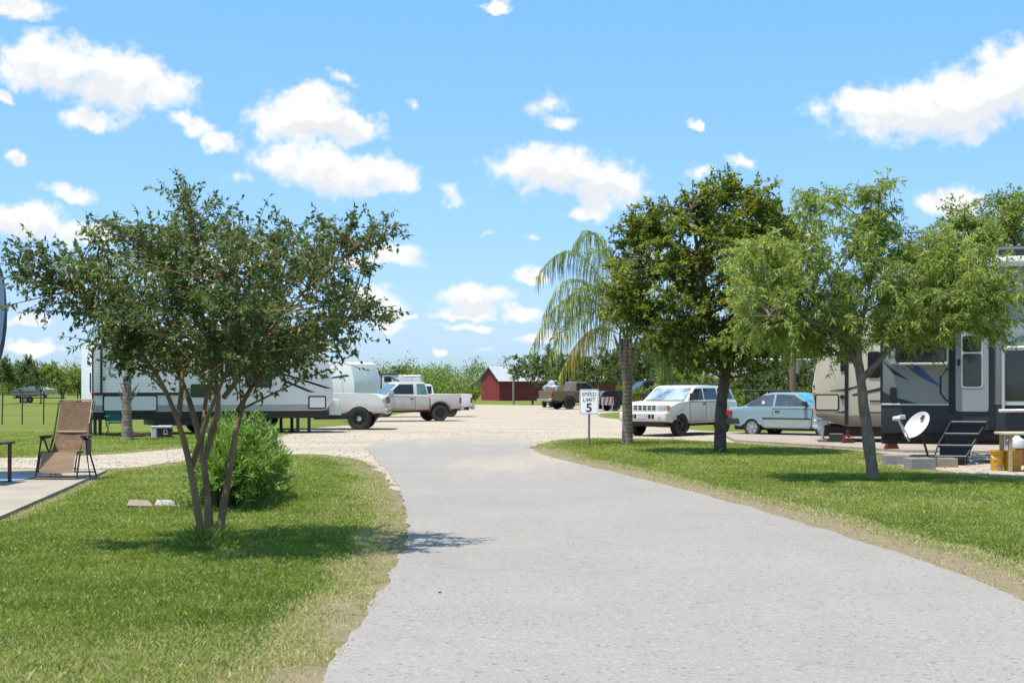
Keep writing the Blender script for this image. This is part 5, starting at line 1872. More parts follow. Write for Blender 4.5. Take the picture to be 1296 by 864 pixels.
t.box('door_handle', (-.10, .05), (-.885, -.862), (.96, 1.01), BLACK_TRIM, 0.008, parent=d1)
t.box('door_handle', (.86, 1.0), (-.885, -.862), (.96, 1.01), BLACK_TRIM, 0.008, parent=d2)
mirror(t, -.72, .80, 1.16, BLACK_TRIM, 1.1)
gr = t.box('grille', (-2.175, -2.08), (-.44, .44), (.80, .97), WHITE_PAINT, 0.01)
for r_ in (0, 1):
    for c_ in range(5):
        y0 = -.40 + c_ * .164
        t.box('grille_slot', (-2.186, -2.15), (y0, y0 + .12), (.815 + r_ * .08, .865 + r_ * .08), BLACK_TRIM, 0.0, parent=gr)
for sg in (-1, 1):
    y0, y1 = sorted((sg * .47, sg * .74))
    hl = t.box('headlight', (-2.17, -2.0), (y0, y1), (.80, .97), CLEAR_LENS, 0.03, 2)
    y0, y1 = sorted((sg * .745, sg * .815))
    t.box('indicator', (-2.15, -1.9), (y0, y1), (.80, .96), AMBER, 0.02)
bp = t.box('front_bumper', (-2.30, -2.0), (-.84, .84), (.46, .76), BUMPER_WHITE, 0.06, 3)
t.box('number_plate', (-2.318, -2.29), (-.17, .17), (.55, .70), mat('plate_face', (0.45, 0.44, 0.42), 0.4, var=0.3, scale=30), 0.004, parent=bp)
for y0 in (-.42, -.30, .21, .33):
    t.box('bumper_slot', (-2.31, -2.28), (y0, y0 + .09), (.56, .68), BLACK_TRIM, 0.0, parent=bp)
for sg in (-1, 1):
    t.lathe('fog_light', [(0, -2.312), (.05, -2.312), (.06, -2.28)], CLEAR_LENS, 14, 'X', (0, sg * .6, .58), parent=bp)
t.box('rear_bumper', (2.1, 2.30), (-.82, .82), (.46, .72), BUMPER_WHITE, 0.05, 2)
t.box('tail_light', (2.14, 2.23), (-.85, -.70), (.80, 1.04), RED_LENS, 0.02)
t.boxes('roof_rack', [((.2, 1.8), (-.56, -.53), (1.59, 1.615)), ((.2, 1.8), (.53, .56), (1.59, 1.615)), ((.45, .5), (-.56, .56), (1.61, 1.63)), ((1.5, 1.55), (-.56, .56), (1.61, 1.63)),
                          ((.3, .36), (-.56, -.53), (1.5, 1.61)), ((1.6, 1.66), (-.56, -.53), (1.5, 1.61)), ((.3, .36), (.53, .56), (1.5, 1.61)), ((1.6, 1.66), (.53, .56), (1.5, 1.61))], BLACK_TRIM, 0.008)
inner_block(t, -2.0, 2.05, .62, .30, .95)
wheel_set(t, .37, .25, .23, TYRE, RIM_DARK, [(-1.36, -.74), (1.36, -.74), (-1.36, .74), (1.36, .74)], 6, mid=0)

# --- the small teal two door car
TEAL = mat('teal_car_paint', (0.205, 0.315, 0.345), 0.3, var=0.05, scale=1.5, coat=0.5)
TEAL_LOW = mat('grey_green_paint', (0.27, 0.33, 0.29), 0.4, var=0.05, coat=0.3)
th = R(-38)
rw = G(953, 552, 0.0)
cs, sn = math.cos(th), math.sin(th)
lx, ly = -1.18, -0.70
t = Thing('teal_coupe', 'small teal two door car with a blue sunshade behind the windscreen', 'car', rw - Vector((lx * cs - ly * sn, lx * sn + ly * cs, 0)), th)
low = [(2.0, .35), (2.05, .55), (1.98, .72), (1.2, .86), (.75, .90), (-1.1, .92), (-1.98, .90), (-2.05, .75), (-2.02, .50), (-1.9, .35), (-1.62, .30)] + arch(-1.18, .345, .29, 9, .28) + [(-.7, .26), (.7, .26)] + arch(1.18, .345, .29, 9, .28) + [(1.6, .30)]
low = [(x, z) for x, z in low]
t.prism('body', low, -.80, .80, TEAL, 0.085, 4, lambda x, z: 1.0 if abs(x) < 1.6 else 0.93)
wz = lambda z: .74 - (z - .9) * 0.30
t.prism('cabin', [(.92, .88), (.22, 1.31), (0.0, 1.35), (-.55, 1.35), (-.85, 1.29), (-1.55, .90)], -.74, .74, TEAL, 0.05, 2, lambda x, z: wz(z) / .74)
t.plate('windscreen', [(.845, .66, .945), (.265, .57, 1.295), (.265, -.57, 1.295), (.845, -.66, .945)][::-1], glass_mat('screen_with_blue_shade', (0.02, 0.20, 0.42), 0.06, (0.10, 0.42, 0.62)), 0.012)
side_pane(t, 'window', [(.74, .95), (-.42, .95), (-.40, 1.29), (.18, 1.27)], wz, glass_mat('side_glass', (0.05, 0.06, 0.075), 0.06, (0.10, 0.11, 0.13)))
q = side_pane(t, 'window', [(-.50, .95), (-1.38, .95), (-.92, 1.24), (-.49, 1.29)], wz, MATS['side_glass'])
t.lathe('sticker', [(0, 0), (.06, 0), (.06, .004)], WHITE_GEL, 12, 'Y', (-.80, -.745, 1.04), parent=q)
dd_ = door(t, [(.80, .33), (.86, .84), (-.44, .84), (-.44, .33)], lambda z: .802, TEAL)
t.box('door_handle', (-.38, -.22), (-.83, -.80), (.76, .80), BLACK_TRIM, 0.008, parent=dd_)
t.boxes('side_strip', [((-.80, .80), (-.822, -.80), (.545, .585)), ((-.80, .80), (.80, .822), (.545, .585))], BLACK_TRIM, 0.006)
side_pane(t, 'sill_panel', [(-.76, .30), (.76, .30), (.76, .53), (-.76, .53)], lambda z: .8105, TEAL_LOW, 0.004)
t.box('rear_bumper', (-2.09, -1.60), (-.775, .775), (.36, .56), CHARCOAL, 0.05, 2)
t.box('front_bumper', (1.62, 2.12), (-.80, .80), (.34, .54), CHARCOAL, 0.05, 2)
for sg in (-1, 1):
    y0, y1 = sorted((sg * .80, sg * .55))
    t.box('tail_light', (-2.06, -1.88), (y0, y1), (.64, .80), RED_LENS, 0.02)
    t.box('headlight', (1.86, 2.04), (y0, y1), (.58, .72), CLEAR_LENS, 0.03)
mirror(t, .62, .76, .95, CHARCOAL, 0.9)
inner_block(t, -1.9, 1.9, .58, .20, .8)
wheel_set(t, .28, .18, .185, TYRE, RIM_ALLOY, [(-1.18, -.70), (1.18, -.70), (-1.18, .70), (1.18, .70)], 6, mid=0)


# --- pickups
def pickup(name, label, loc, th, paint, s=1.0, front=-1, L=5.0, Wd=1.72, wb=3.15, H=1.72, belt=1.08, wr=.36, cab=(-.95, 1.0), lift=0.0, bed_z=1.08, ext=True, tyre=TYRE,
           rim=RIM_DARK, spokes=6, low_paint=None, flare=False, hood=1.04, knob=0, hub=None, group=None, glass=GLASS, rear_over=None, slope=.62):
    """front=-1: faces local -x.  cab = x range of the cabin floor (front base, rear) before mirroring"""
    f = front
    hw = Wd / 2
    t = Thing(name, label, 'pickup truck', loc, th, group, s)
    zl = .48 + lift
    xf, xr = -L / 2, L / 2
    axf = xf + .92
    axr = axf + wb
    m_ = lambda lst: [(x * -f, z + lift) for x, z in lst] if f > 0 else [(x, z + lift) for x, z in lst]
    ar = wr + .09
    zc = wr - lift
    A1 = [(x, z + zc) for x, z in arch(axf, ar, .44 - zc)]
    A2 = [(x, z + zc) for x, z in arch(axr, ar, .44 - zc)]
    c0, c1 = cab
    front_body = [(c1, .44), (c1, belt), (c0 - .05, belt), (c0 - .45, belt - .01), (xf + .55, hood + .02), (xf + .30, hood - .015), (xf + .13, hood - .07), (xf + .04, hood - .16), (xf, hood - .32), (xf + .02, .46)] + A1 + [(axf + ar + .25, .42)]
    bw = t.prism('body', m_(front_body), -hw, hw, paint, 0.06, 3)
    bed = [(xr, .52), (xr, bed_z), (c1 + .04, bed_z), (c1 + .04, .44)] + A2 + [(axr + ar + .15, .48)]
    t.prism('bed', m_(bed), -hw, hw, paint, 0.035, 2)
    # open load floor: dark inset on top of the bed
    e = .07
    x0, x1 = sorted(((c1 + .12) * (1 if f < 0 else -1), (xr - .08) * (1 if f < 0 else -1)))
    t.box('bed_liner', (x0, x1), (-hw + e, hw - e), (bed_z + lift - .3, bed_z + lift + .004), CHARCOAL)
    x0, x1 = sorted(((c1 + .05) * (1 if f < 0 else -1), (xr) * (1 if f < 0 else -1)))
    for sg in (-1, 1):
        y0, y1 = sorted((sg * hw, sg * (hw - .08)))
        t.box('bed_rail', (x0, x1), (y0, y1), (bed_z + lift - .03, bed_z + lift + .05), paint, 0.02)
    xa, xb = sorted(((xr - .06) * (1 if f < 0 else -1), xr * (1 if f < 0 else -1)))
    t.box('tailgate', (xa - .006, xb + .012), (-hw + .06, hw - .06), (.60 + lift, bed_z + lift + .045), paint, 0.02)
    # cabin
    wz = lambda z: (hw - .04) - (z - lift - belt) * 0.24
    roof = H
    gh = [(c1 - .02, belt - .02), (c1 - .12, roof - .06), (c1 - .25, roof), (c0 + slope + .1, roof), (c0 + slope - .02, roof - .06), (c0 - .02, belt - .02)]
    t.prism('cabin', m_(gh), -(hw - .04), hw - .04, paint, 0.05, 2, lambda x, z: wz(z) / (hw - .04))
    sgx = 1 if f < 0 else -1
    w0, w1 = (c0 + .03, belt + .04), (c0 + slope - .06, roof - .10)
    t.plate('windscreen', [(w0[0] * sgx, -wz(w0[1]) + .07, w0[1] + lift), (w1[0] * sgx, -wz(w1[1]) + .07, w1[1] + lift), (w1[0] * sgx, wz(w1[1]) - .07, w1[1] + lift), (w0[0] * sgx, wz(w0[1]) - .07, w0[1] + lift)][::(1 if f < 0 else -1)], GLASS_BLUE if ext else GLASS, 0.012)
    zb, zt_ = belt + .05, roof - .11
    xmid = c0 + slope + (c1 - c0 - slope) * (.52 if ext else .93)
    side_pane(t, 'window', m_([(c0 + .14, zb), (xmid - .06, zb), (xmid - .06, zt_), (c0 + slope + .04, zt_)]), wz, glass)
    if ext:
        side_pane(t, 'window', m_([(xmid + .10, zb - .02), (c1 - .10, zb - .02), (c1 - .19, zt_ + .02), (xmid + .10, zt_ + .02)]), wz, glass_mat('teal_glass', (0.05, 0.12, 0.13), 0.06, (0.13, 0.24, 0.25)))
    dpan = door(t, m_([(c0 + .02, .50), (xmid, .50), (xmid, belt - .06), (c0 + .02, belt - .06)]), lambda z: hw + .001, paint)
    xs = sorted(((xmid - .24) * sgx, (xmid - .08) * sgx))
    t.box('door_handle', xs, (-hw - .03, -hw), (belt - .17 + lift, belt - .12 + lift), BLACK_TRIM, 0.008, parent=dpan)
    mirror(t, (c0 + .25) * sgx, hw - .03, belt + .05 + lift, SILVER if ext else BLACK_TRIM, 1.1)
    for sg in (-1, 1):
        y0, y1 = sorted((sg * (hw + .004), sg * (hw - .16)))
        xs = sorted((xr * sgx + .014 * sgx, (xr - .10) * sgx))
        t.box('tail_light', xs, (y0, y1), (.70 + lift, .98 + lift), RED_LENS, 0.015)
        xs = sorted(((xf - .01) * sgx, (xf + .12) * sgx))
        t.box('headlight', xs, (y0, y1), (hood - .30 + lift, hood - .12 + lift), CLEAR_LENS, 0.02)
    xs = sorted(((xf - .01) * sgx, (xf + .05) * sgx))
    t.box('grille', xs, (-hw + .2, hw - .2), (hood - .32 + lift, hood - .1 + lift), BLACK_TRIM, 0.01)
    xs = sorted(((xf - (.14 if ext else .05)) * sgx, (xf + .05) * sgx))
    t.box('front_bumper', xs, (-hw, hw), (.42 + lift, .62 + lift), SILVER if ext else paint, 0.03)
    xs = sorted(((xr - .02) * sgx, (xr + .16) * sgx))
    t.box('rear_bumper', xs, (-hw + .02, hw - .02), (.44 + lift, .60 + lift), SILVER, 0.03)
    xs = sorted(((xr + .05) * sgx, (xr + .25) * sgx))
    t.box('hitch_ball', xs, (-.05, .05), (.38 + lift, .46 + lift), FRAME_BLACK, 0.02)
    x0, x1 = sorted(((xf + .2) * sgx, (xr - .1) * sgx))
    inner_block(t, x0, x1, hw - .22, .34 + lift, .90 + lift)
    y = hw - .10
    wheel_set(t, wr, .25, wr * .62, tyre, rim, [(axf * sgx, -y), (axr * sgx, -y), (axf * sgx, y), (axr * sgx, y)], spokes, mid=0, knob=knob, hub=hub)
    if flare:
        for ax in (axf, axr):
            for sg in (-1, 1):
                bm = bmesh.new()
                pr = []
                for i in range(11):
                    a = math.pi * (0.04 + .92 * i / 10)
                    pr.append((ax * sgx + math.cos(a) * (ar + .0), wr + math.sin(a) * (ar + .0)))
                for i in range(10, -1, -1):
                    a = math.pi * (0.04 + .92 * i / 10)
                    pr.append((ax * sgx + math.cos(a) * (ar + .055), wr + math.sin(a) * (ar + .055)))
                y0, y1 = sorted((sg * (hw - .02), sg * (hw + .03)))
                bm_prism(bm, pr, y0, y1)
                mesh_obj('wheel_arch_trim', bm, low_paint or paint, t.o)
    return t, dict(hw=hw, xf=xf * sgx, xr=xr * sgx, c0=c0 * sgx, c1=c1 * sgx, axf=axf * sgx, axr=axr * sgx)


SILVER_BEIGE = mat('dusty_silver_paint', (0.58, 0.535, 0.48), 0.35, var=0.05, scale=1.5, coat=0.3, dirt=(0.36, 0.24, 0.15), dirt_z=(0.95, 0.45), dirt_amt=0.75)
WHITE_TRUCK = mat('white_truck_paint', (0.70, 0.695, 0.68), 0.3, var=0.04, scale=1.5, coat=0.5, dirt=(0.40, 0.32, 0.22), dirt_z=(1.05, 0.6), dirt_amt=0.7)
GOLD = mat('gold_truck_paint', (0.17, 0.125, 0.06), 0.4, metal=0.3, var=0.06, coat=0.4, dirt=(0.22, 0.17, 0.10), dirt_z=(0.9, 0.4), dirt_amt=0.6)
BLACK_PAINT = mat('black_truck_paint', (0.012, 0.013, 0.016), 0.3, var=0.1, coat=0.7)
MAROON = mat('maroon_truck_paint', (0.13, 0.035, 0.035), 0.4, var=0.1, coat=0.3)

# silver beige extended cab pickup facing left
th = R(22)
rw = G(556, 533)
wbr = 3.1
axr_l = -2.5 + .92 + wbr
cs, sn = math.cos(th), math.sin(th)
lx, ly = axr_l, -.76
pickup('silver_pickup', 'dusty silver beige extended cab pickup facing left on the gravel', rw - Vector((lx * cs - ly * sn, lx * sn + ly * cs, 0)), th,
       SILVER_BEIGE, wb=wbr, wr=.37, lift=.06, cab=(-.95, 1.05), H=1.66, tyre=TYRE_DUST, flare=True, low_paint=mat('dirty_arch', (0.10, 0.06, 0.045), 0.7))
# white lifted pickup facing right, half hidden by the long trailer
fwp = G(455, 544)
wbr = 3.55
axf_l = 2.85 - .92          # mirrored
lx, ly = axf_l, -.88
t, q = pickup('white_pickup', 'white lifted pickup with big black tyres behind the long trailer tongue', fwp - Vector((lx, ly, 0)), 0.0, WHITE_TRUCK, front=1, L=5.7, Wd=1.98, wb=wbr,
       wr=.40, lift=.14, cab=(-.85, 1.15), H=1.80, belt=1.16, hood=1.11, bed_z=1.2, ext=False, rim=RIM_DARK, hub=SILVER, knob=30)
t.tube('radio_aerial', [(q['c0'] + .5, -.8, 1.28), (q['c0'] + .45, -.82, 2.0)], 0.006, BLACK_TRIM, 5)
# white pickup beyond the silver one
pickup('far_white_pickup', 'white pickup showing its cab behind the silver beige pickup', at(529, 71), R(10), WHITE_PAINT, L=5.2, wb=3.2, cab=(-1.3, .75), ext=False, H=1.64, belt=1.1)
# gold pickup facing right in the distance
rw = G(720, 518)
th = R(26)
cs, sn = math.cos(th), math.sin(th)
lx, ly = -(2.75 - 1.33), -.8
t, q = pickup('gold_pickup', 'gold brown pickup with ladder racks behind the speed sign', rw - Vector((lx * cs - ly * sn, lx * sn + ly * cs, 0)), th, GOLD, front=1, L=5.5, wb=3.25, Wd=1.9, cab=(-.6, 1.0), wr=.42, lift=.1, H=1.72,
              ext=False, rim=RIM_DARK)
for x in (-2.4, -1.5):
    t.tube('rack_bar', [(x, -.8, 1.2), (x + .3, -.75, 1.85)], 0.03, SILVER, 6)
    t.tube('rack_bar', [(x + .5, -.8, 1.2), (x + .1, -.75, 1.85)], 0.03, SILVER, 6)
    t.tube('rack_bar', [(x, .8, 1.2), (x + .3, .75, 1.85)], 0.03, SILVER, 6)
# maroon pickup seen from the rear with a bundle in its bed
t, q = pickup('maroon_pickup', 'maroon pickup seen from behind left of the gold pickup', at(706, 104), R(80), MAROON, front=1, L=5.2, wb=3.2, ext=False, H=1.6, belt=1.0, bed_z=.98)
bm = bmesh.new()
bmesh.ops.create_icosphere(bm, subdivisions=3, radius=0.6)
for v in bm.verts:
    v.co *= 1 + 0.25 * math.sin(v.co.x * 7 + 1) * math.cos(v.co.y * 6) + 0.12 * math.sin(v.co.z * 13)
    v.co.z *= 0.75
b = mesh_obj('tarp_bundle', bm, mat('grey_tarp', (0.34, 0.35, 0.36), 0.6, var=0.3, scale=4))
b.location = at(697, 101.5, 1.35)
tag(b, 'grey tarp bundle piled in the bed of the maroon pickup', 'bundle')
# black pickup behind the palm trunk
pickup('black_pickup', 'black pickup half hidden behind the queen palm trunk', at(808, 88), R(12), BLACK_PAINT, L=5.4, wb=3.3, Wd=1.95, H=1.85, belt=1.2, hood=1.18, bed_z=1.2, ext=False, lift=.05, cab=(-.4, 1.2))
t = Thing('cargo_trailer', 'small white box trailer right of the black pickup', 'trailer', at(822, 97), R(5))
t.prism('body', [(-.5, .5), (-.5, 1.9), (-.4, 2.0), (.35, 2.0), (.45, 1.9), (.45, .5)], -.7, .9, WHITE_GEL, 0.05)
t.box('rear_door', (-.4, .35), (-.712, -.69), (.6, 1.85), mat('grey_door', (0.22, 0.23, 0.24), 0.4), 0.01)
wheel_set(t, .3, .18, .18, TYRE, RIM_ALLOY, [(0, -.62), (0, .85)], mid=0)
# striped barricade left of the black pickup
sc_ = at(769, 86)
t = Thing('barricade', 'white barricade board with slanting red stripes left of the palm trunk', 'barricade', sc_, R(4))
t.box('board', (-.38, .38), (-.02, .02), (.38, .86), mat('dull_white', (0.40, 0.38, 0.36), 0.6), 0.008)
REDP = mat('red_stripe_paint', (0.27, 0.06, 0.05), 0.5)
for x in (-.30, -.05, .20):
    t.poly('stripe', [(x, .39), (x + .1, .39), (x + .2, .85), (x + .1, .85)] if x < .1 else [(x, .39), (x + .08, .39), (x + .17, .85), (x + .08, .85)], -.021, REDP, 0.004)
for sx in (-.28, .28):
    t.tube('leg', [(sx, -.16, 0), (sx, 0.03, .6)], .02, SILVER, 6)
    t.tube('leg', [(sx, .2, 0), (sx, 0.03, .6)], .02, SILVER, 6)

# ------------------------------------------------------------------ barn, posts, fence, boat
BARN_RED = mat('barn_red', (0.19, 0.018, 0.016), 0.6, var=0.12, scale=0.8, siding=0.30, siding_axis=0)
BARN_RED_G = mat('barn_red_gable', (0.21, 0.020, 0.017), 0.6, var=0.12, scale=0.8, siding=0.30, siding_axis=1)
TIN = mat('tin_roof', (0.42, 0.43, 0.44), 0.45, metal=0.2, var=0.08, scale=0.6, siding=0.35, siding_axis=0)
dBn = 147.0
cB = at(632.5, dBn)
th = math.atan2(0.40, 0.916)
t = Thing('red_barn', 'red barn with a pale tin roof at the far end of the lot', 'barn', cB, th)
# local: x along the long wall, y along the gable (away); gable at x = 0
zw = hfor(481, dBn)
zr = hfor(463.5, dBn)
gw = 5.0
bm = bmesh.new()
ga = [(0, 0), (gw, 0), (gw, zw), (gw / 2, zr - .08), (0, zw)]
a = [bm.verts.new((0, y, z)) for y, z in ga]
b = [bm.verts.new((13.5, y, z)) for y, z in ga]
bm.faces.new(a)
bm.faces.new(b[::-1])
for i in (1, 2, 3, 4):
    j = (i + 1) % 5
    if i in (2, 3):
        continue
    bm.faces.new((a[i], b[i], b[j], a[j]))
mesh_obj('wall', bm, BARN_RED, t.o, False)
bm = bmesh.new()
bm_box(bm, (-.02, 0.0), (0.02, gw - .02), (0.0, zw), 0)
mesh_obj('gable_boards', bm, BARN_RED_G, t.o, False)
for (ya, za, yb, zb_) in ((-.30, zw - .14, gw / 2 + .02, zr), (gw / 2 - .02, zr, gw + .3, zw + .1)):
    bm = bmesh.new()
    p = [(-.25, ya, za), (13.8, ya, za), (13.8, yb, zb_), (-.25, yb, zb_)]
    bm_plate(bm, p if ya < 1 else p, .05)
    mesh_obj('roof', bm, TIN, t.o, False)
bm = bmesh.new()
bm_plate(bm, [(-.25, gw + .25, zw + .13), (13.8, gw + .25, zw + .13), (13.8, gw + 3.0, hfor(488, dBn + 6)), (-.25, gw + 3.0, hfor(488, dBn + 6))], .05)
mesh_obj('lean_to_roof', bm, TIN, t.o, False)
for x in (0.1, 4.2, 8.4):
    t.tube('lean_to_post', [(x, gw + 2.8, 0), (x, gw + 2.8, hfor(488, dBn + 6))], .07, WOOD_BROWN, 6)
t.boxes('corner_board', [((-.03, .08), (-.03, .06), (0, zw - .1))], mat('barn_trim', (0.11, 0.02, 0.02), 0.6))

p_ = G(650, 512)
t = Thing('light_post', 'slim grey post in front of the red barn wall', 'post', p_)
t.tube('pole', [(0, 0, 0), (0, 0, 2.3)], .09, mat('post_grey', (0.24, 0.20, 0.18), 0.7), 8)
t.box('cap', (-.13, .13), (-.13, .13), (2.28, 2.36), WOOD_BROWN, 0.02)

t = Thing('utility_post', 'brown wooden utility post behind the teal car', 'post', at(1003.5, 53))
t.tube('pole', [(0, 0, 0), (0, 0, hfor(436, 53))], [.14, .12], WOOD_BROWN, 10)
t.box('meter_box', (.08, .2), (-.16, -.02), (2.0, 2.4), mat('grey_box', (0.2, 0.2, 0.2), 0.5), 0.01)
t.tube('cable', [(.1, -.12, 2.4), (.11, -.125, 2.9)], .02, FRAME_BLACK, 5)

# low metal rail frames behind the teal car
t = Thing('rail_frame', 'low dark metal rail behind the boot of the teal car', 'rail', at(944, 51))
k = 51 / F
for px in (944, 953.5, 973, 978, 1000):
    t.tube('post', [((px - 944) * k, 0, 0), ((px - 944) * k, 0, hfor(494, 51))], .035, FRAME_BLACK, 6)
t.tube('top_rail', [(0, 0, hfor(494, 51)), (56 * k, 0, hfor(494, 51))], .035, FRAME_BLACK, 6)
t.tube('lower_rail', [(0, 0, hfor(503, 51)), (56 * k, 0, hfor(503, 51))], .03, FRAME_BLACK, 6)

# field fence
t = Thing('field_fence', 'wire fence on thin dark posts across the left field', 'fence', at(28, 57))
k = 57 / F
px_list = [-50, -24, 2.5, 28, 55, 82, 100]
for i, px in enumerate(px_list):
    t.tube('post', [((px - 28) * k, 0, 0), ((px - 28) * k + random.uniform(-.08, .05), random.uniform(-.05, .05), 1.32)], .028, mat('rusty_post', (0.05, 0.04, 0.035), 0.8), 5)
for z in (.35, .75, 1.15):
    t.tube('wire', [((px - 28) * k, 0, z - (.01 if i % 2 else 0)) for i, px in enumerate(px_list)], .006, FRAME_BLACK, 4)

# boat on a trailer in the field
bl = at(45, 128)
t = Thing('motor_boat', 'white and grey motor boat on a trailer in the left field', 'boat', bl, R(3))
bm = bmesh.new()
st_ = []
for i in range(9):
    u_ = i / 8
    x = -1.9 + 3.9 * u_
    hb = .80 * (1 - max(0, (u_ - .45) / .55) ** 2.2) + .02
    st_.append([(x, -hb, 1.12 + .12 * u_), (x, -hb * .72, .72 + .18 * u_ ** 3), (x, 0, .55 + .5 * u_ ** 4), (x, hb * .72, .72 + .18 * u_ ** 3), (x, hb, 1.12 + .12 * u_)])
rows = [[bm.verts.new(p) for p in r] for r in st_]
for i in range(8):
    for j in range(4):
        bm.faces.new((rows[i][j], rows[i][j + 1], rows[i + 1][j + 1], rows[i + 1][j]))
    bm.faces.new((rows[i][4], rows[i][0], rows[i + 1][0], rows[i + 1][4]))
bm.faces.new(rows[0])
mesh_obj('hull', bm, mat('boat_hull', (0.50, 0.53, 0.58), 0.3, coat=0.3), t.o)
t.prism('deck_cover', [(-1.7, 1.13), (-1.3, 1.36), (-.2, 1.55), (.4, 1.50), (1.1, 1.28), (1.9, 1.22)], -.62, .62, WHITE_GEL, 0.08)
t.box('hull_stripe', (-1.85, .5), (-.822, -.76), (.93, 1.02), mat('grey_stripe', (0.16, 0.17, 0.2), 0.4), 0.0)
t.boxes('trailer_frame', [((-1.9, 2.6), (-.5, -.4), (.42, .5)), ((-1.9, 2.6), (.4, .5), (.42, .5)), ((-1.6, -1.5), (-.6, .6), (.42, .8)), ((.8, .9), (-.5, .5), (.42, .75))], FRAME_BLACK)
wheel_set(t, .28, .18, .17, TYRE, RIM_ALLOY, [(-.7, -.75), (-.7, .75)], mid=0)


# ------------------------------------------------------------------ speed limit sign
SIGN_WHITE = mat('sign_white', (0.84, 0.84, 0.83), 0.35, var=0.03)
SIGN_BLACK = mat('sign_black', (0.012, 0.012, 0.013), 0.5, var=0.1)
SIGN_GREY = mat('sign_faded_black', (0.17, 0.17, 0.18), 0.5, var=0.35, scale=40)
sg_ = G(745, 567)
t = Thing('speed_limit_sign', 'white SPEED LIMIT 5 sign on a thin grey post', 'sign', sg_, R(-9))
t.o.rotation_euler.x = R(-6)
dS = sg_.y
k = dS / F
zc = lambda py: CAM_H - (py - HOR) * k
t.tube('post', [(0, 0.03, -.05), (0, 0.03, zc(496))], .028, mat('galvanised_post', (0.20, 0.19, 0.17), 0.55, metal=0.3, var=0.2), 8)
w2 = 12.2 * k
pn = t.rr('sign_panel', -w2, w2, zc(524), zc(492), 0.0, SIGN_WHITE, .035, .006)
bm = bmesh.new()
o_ = rrect(-w2 + .012, w2 - .012, zc(524) + .012, zc(492) - .012, .03)
i_ = rrect(-w2 + .022, w2 - .022, zc(524) + .022, zc(492) - .022, .025)
n_ = len(o_)
va = [bm.verts.new((x, -.0075, z)) for x, z in o_]
vb = [bm.verts.new((x, -.0075, z)) for x, z in i_]
for i in range(n_):
    bm.faces.new((va[i], va[(i + 1) % n_], vb[(i + 1) % n_], vb[i]))
mesh_obj('border', bm, SIGN_BLACK, pn, False)
text_mesh('lettering', 'SPEED', .135, SIGN_GREY, pn, (0, -.008, zc(498.6)), bold=.002, ext=.001, sx=1.0)
text_mesh('lettering', 'LIMIT', .135, SIGN_GREY, pn, (0, -.008, zc(505.6)), bold=.002, ext=.001, sx=1.0)
text_mesh('numeral', '5', .30, SIGN_BLACK, pn, (0, -.008, zc(516)), bold=.006, ext=.001, sx=1.1)
t.boxes('bolt', [((-.012, .012), (-.014, 0), (zc(494.4) - .012, zc(494.4) + .012)), ((-.012, .012), (-.014, 0), (zc(522.6) - .012, zc(522.6) + .012))], SILVER)

# ------------------------------------------------------------------ zero gravity lounge chair on the patio
SLING = mat('tan_sling', (0.26, 0.175, 0.105), 0.8, var=0.12, scale=14, bump=0.3, bscale=220)
SLING_BACK = mat('brown_sling', (0.13, 0.073, 0.038), 0.8, var=0.18, scale=6, bump=0.3, bscale=220)
PAD = mat('cream_piping', (0.45, 0.36, 0.24), 0.8, var=0.1)
CH = mat('brown_tube', (0.035, 0.020, 0.014), 0.4, var=0.2, metal=0.2)
cpos = G(85, 604, 0.05)
kc = cpos.y / F
t = Thing('lounge_chair', 'brown and tan reclining lounge chair on the concrete patio', 'chair', cpos, R(-2), None, 1.04)
# local: faces -y; side frames at x = +-.30
hw = .285


def sling(name, pts, x0, x1, m, wob=0.0, parent=None, rows=10):
    """fabric strip following a profile of (y, z) points between two x"""
    q, _ = resample([(Vector((0, y, z)), 0.0) for y, z in pts], rows)
    bm = bmesh.new()
    g = []
    for s in (0.0, -0.012):
        for i in range(rows):
            for j in range(9):
                f = j / 8
                sag = math.sin(math.pi * f) * .018
                g.append(bm.verts.new((x0 + (x1 - x0) * f, q[i][1] + sag * .7 + s * .3 + wob * math.sin(i * 2.1 + j * .7), q[i][2] - sag * .5 + s + wob * math.sin(i * 2.6 + j * .3))))
    n = rows * 9
    for s in (0, n):
        for i in range(rows - 1):
            for j in range(8):
                a = s + i * 9 + j
                bm.faces.new((g[a], g[a + 1], g[a + 10], g[a + 9]))
    for i in range(rows - 1):
        for j in (0, 8):
            a = i * 9 + j
            bm.faces.new((g[a], g[a + 9], g[a + 9 + n], g[a + n]))
    for j in range(8):
        for i in (0, rows - 1):
            a = i * 9 + j
            bm.faces.new((g[a], g[a + 1], g[a + 1 + n], g[a + n]))
    return mesh_obj(name, bm, m, parent or t.o, True, 60)


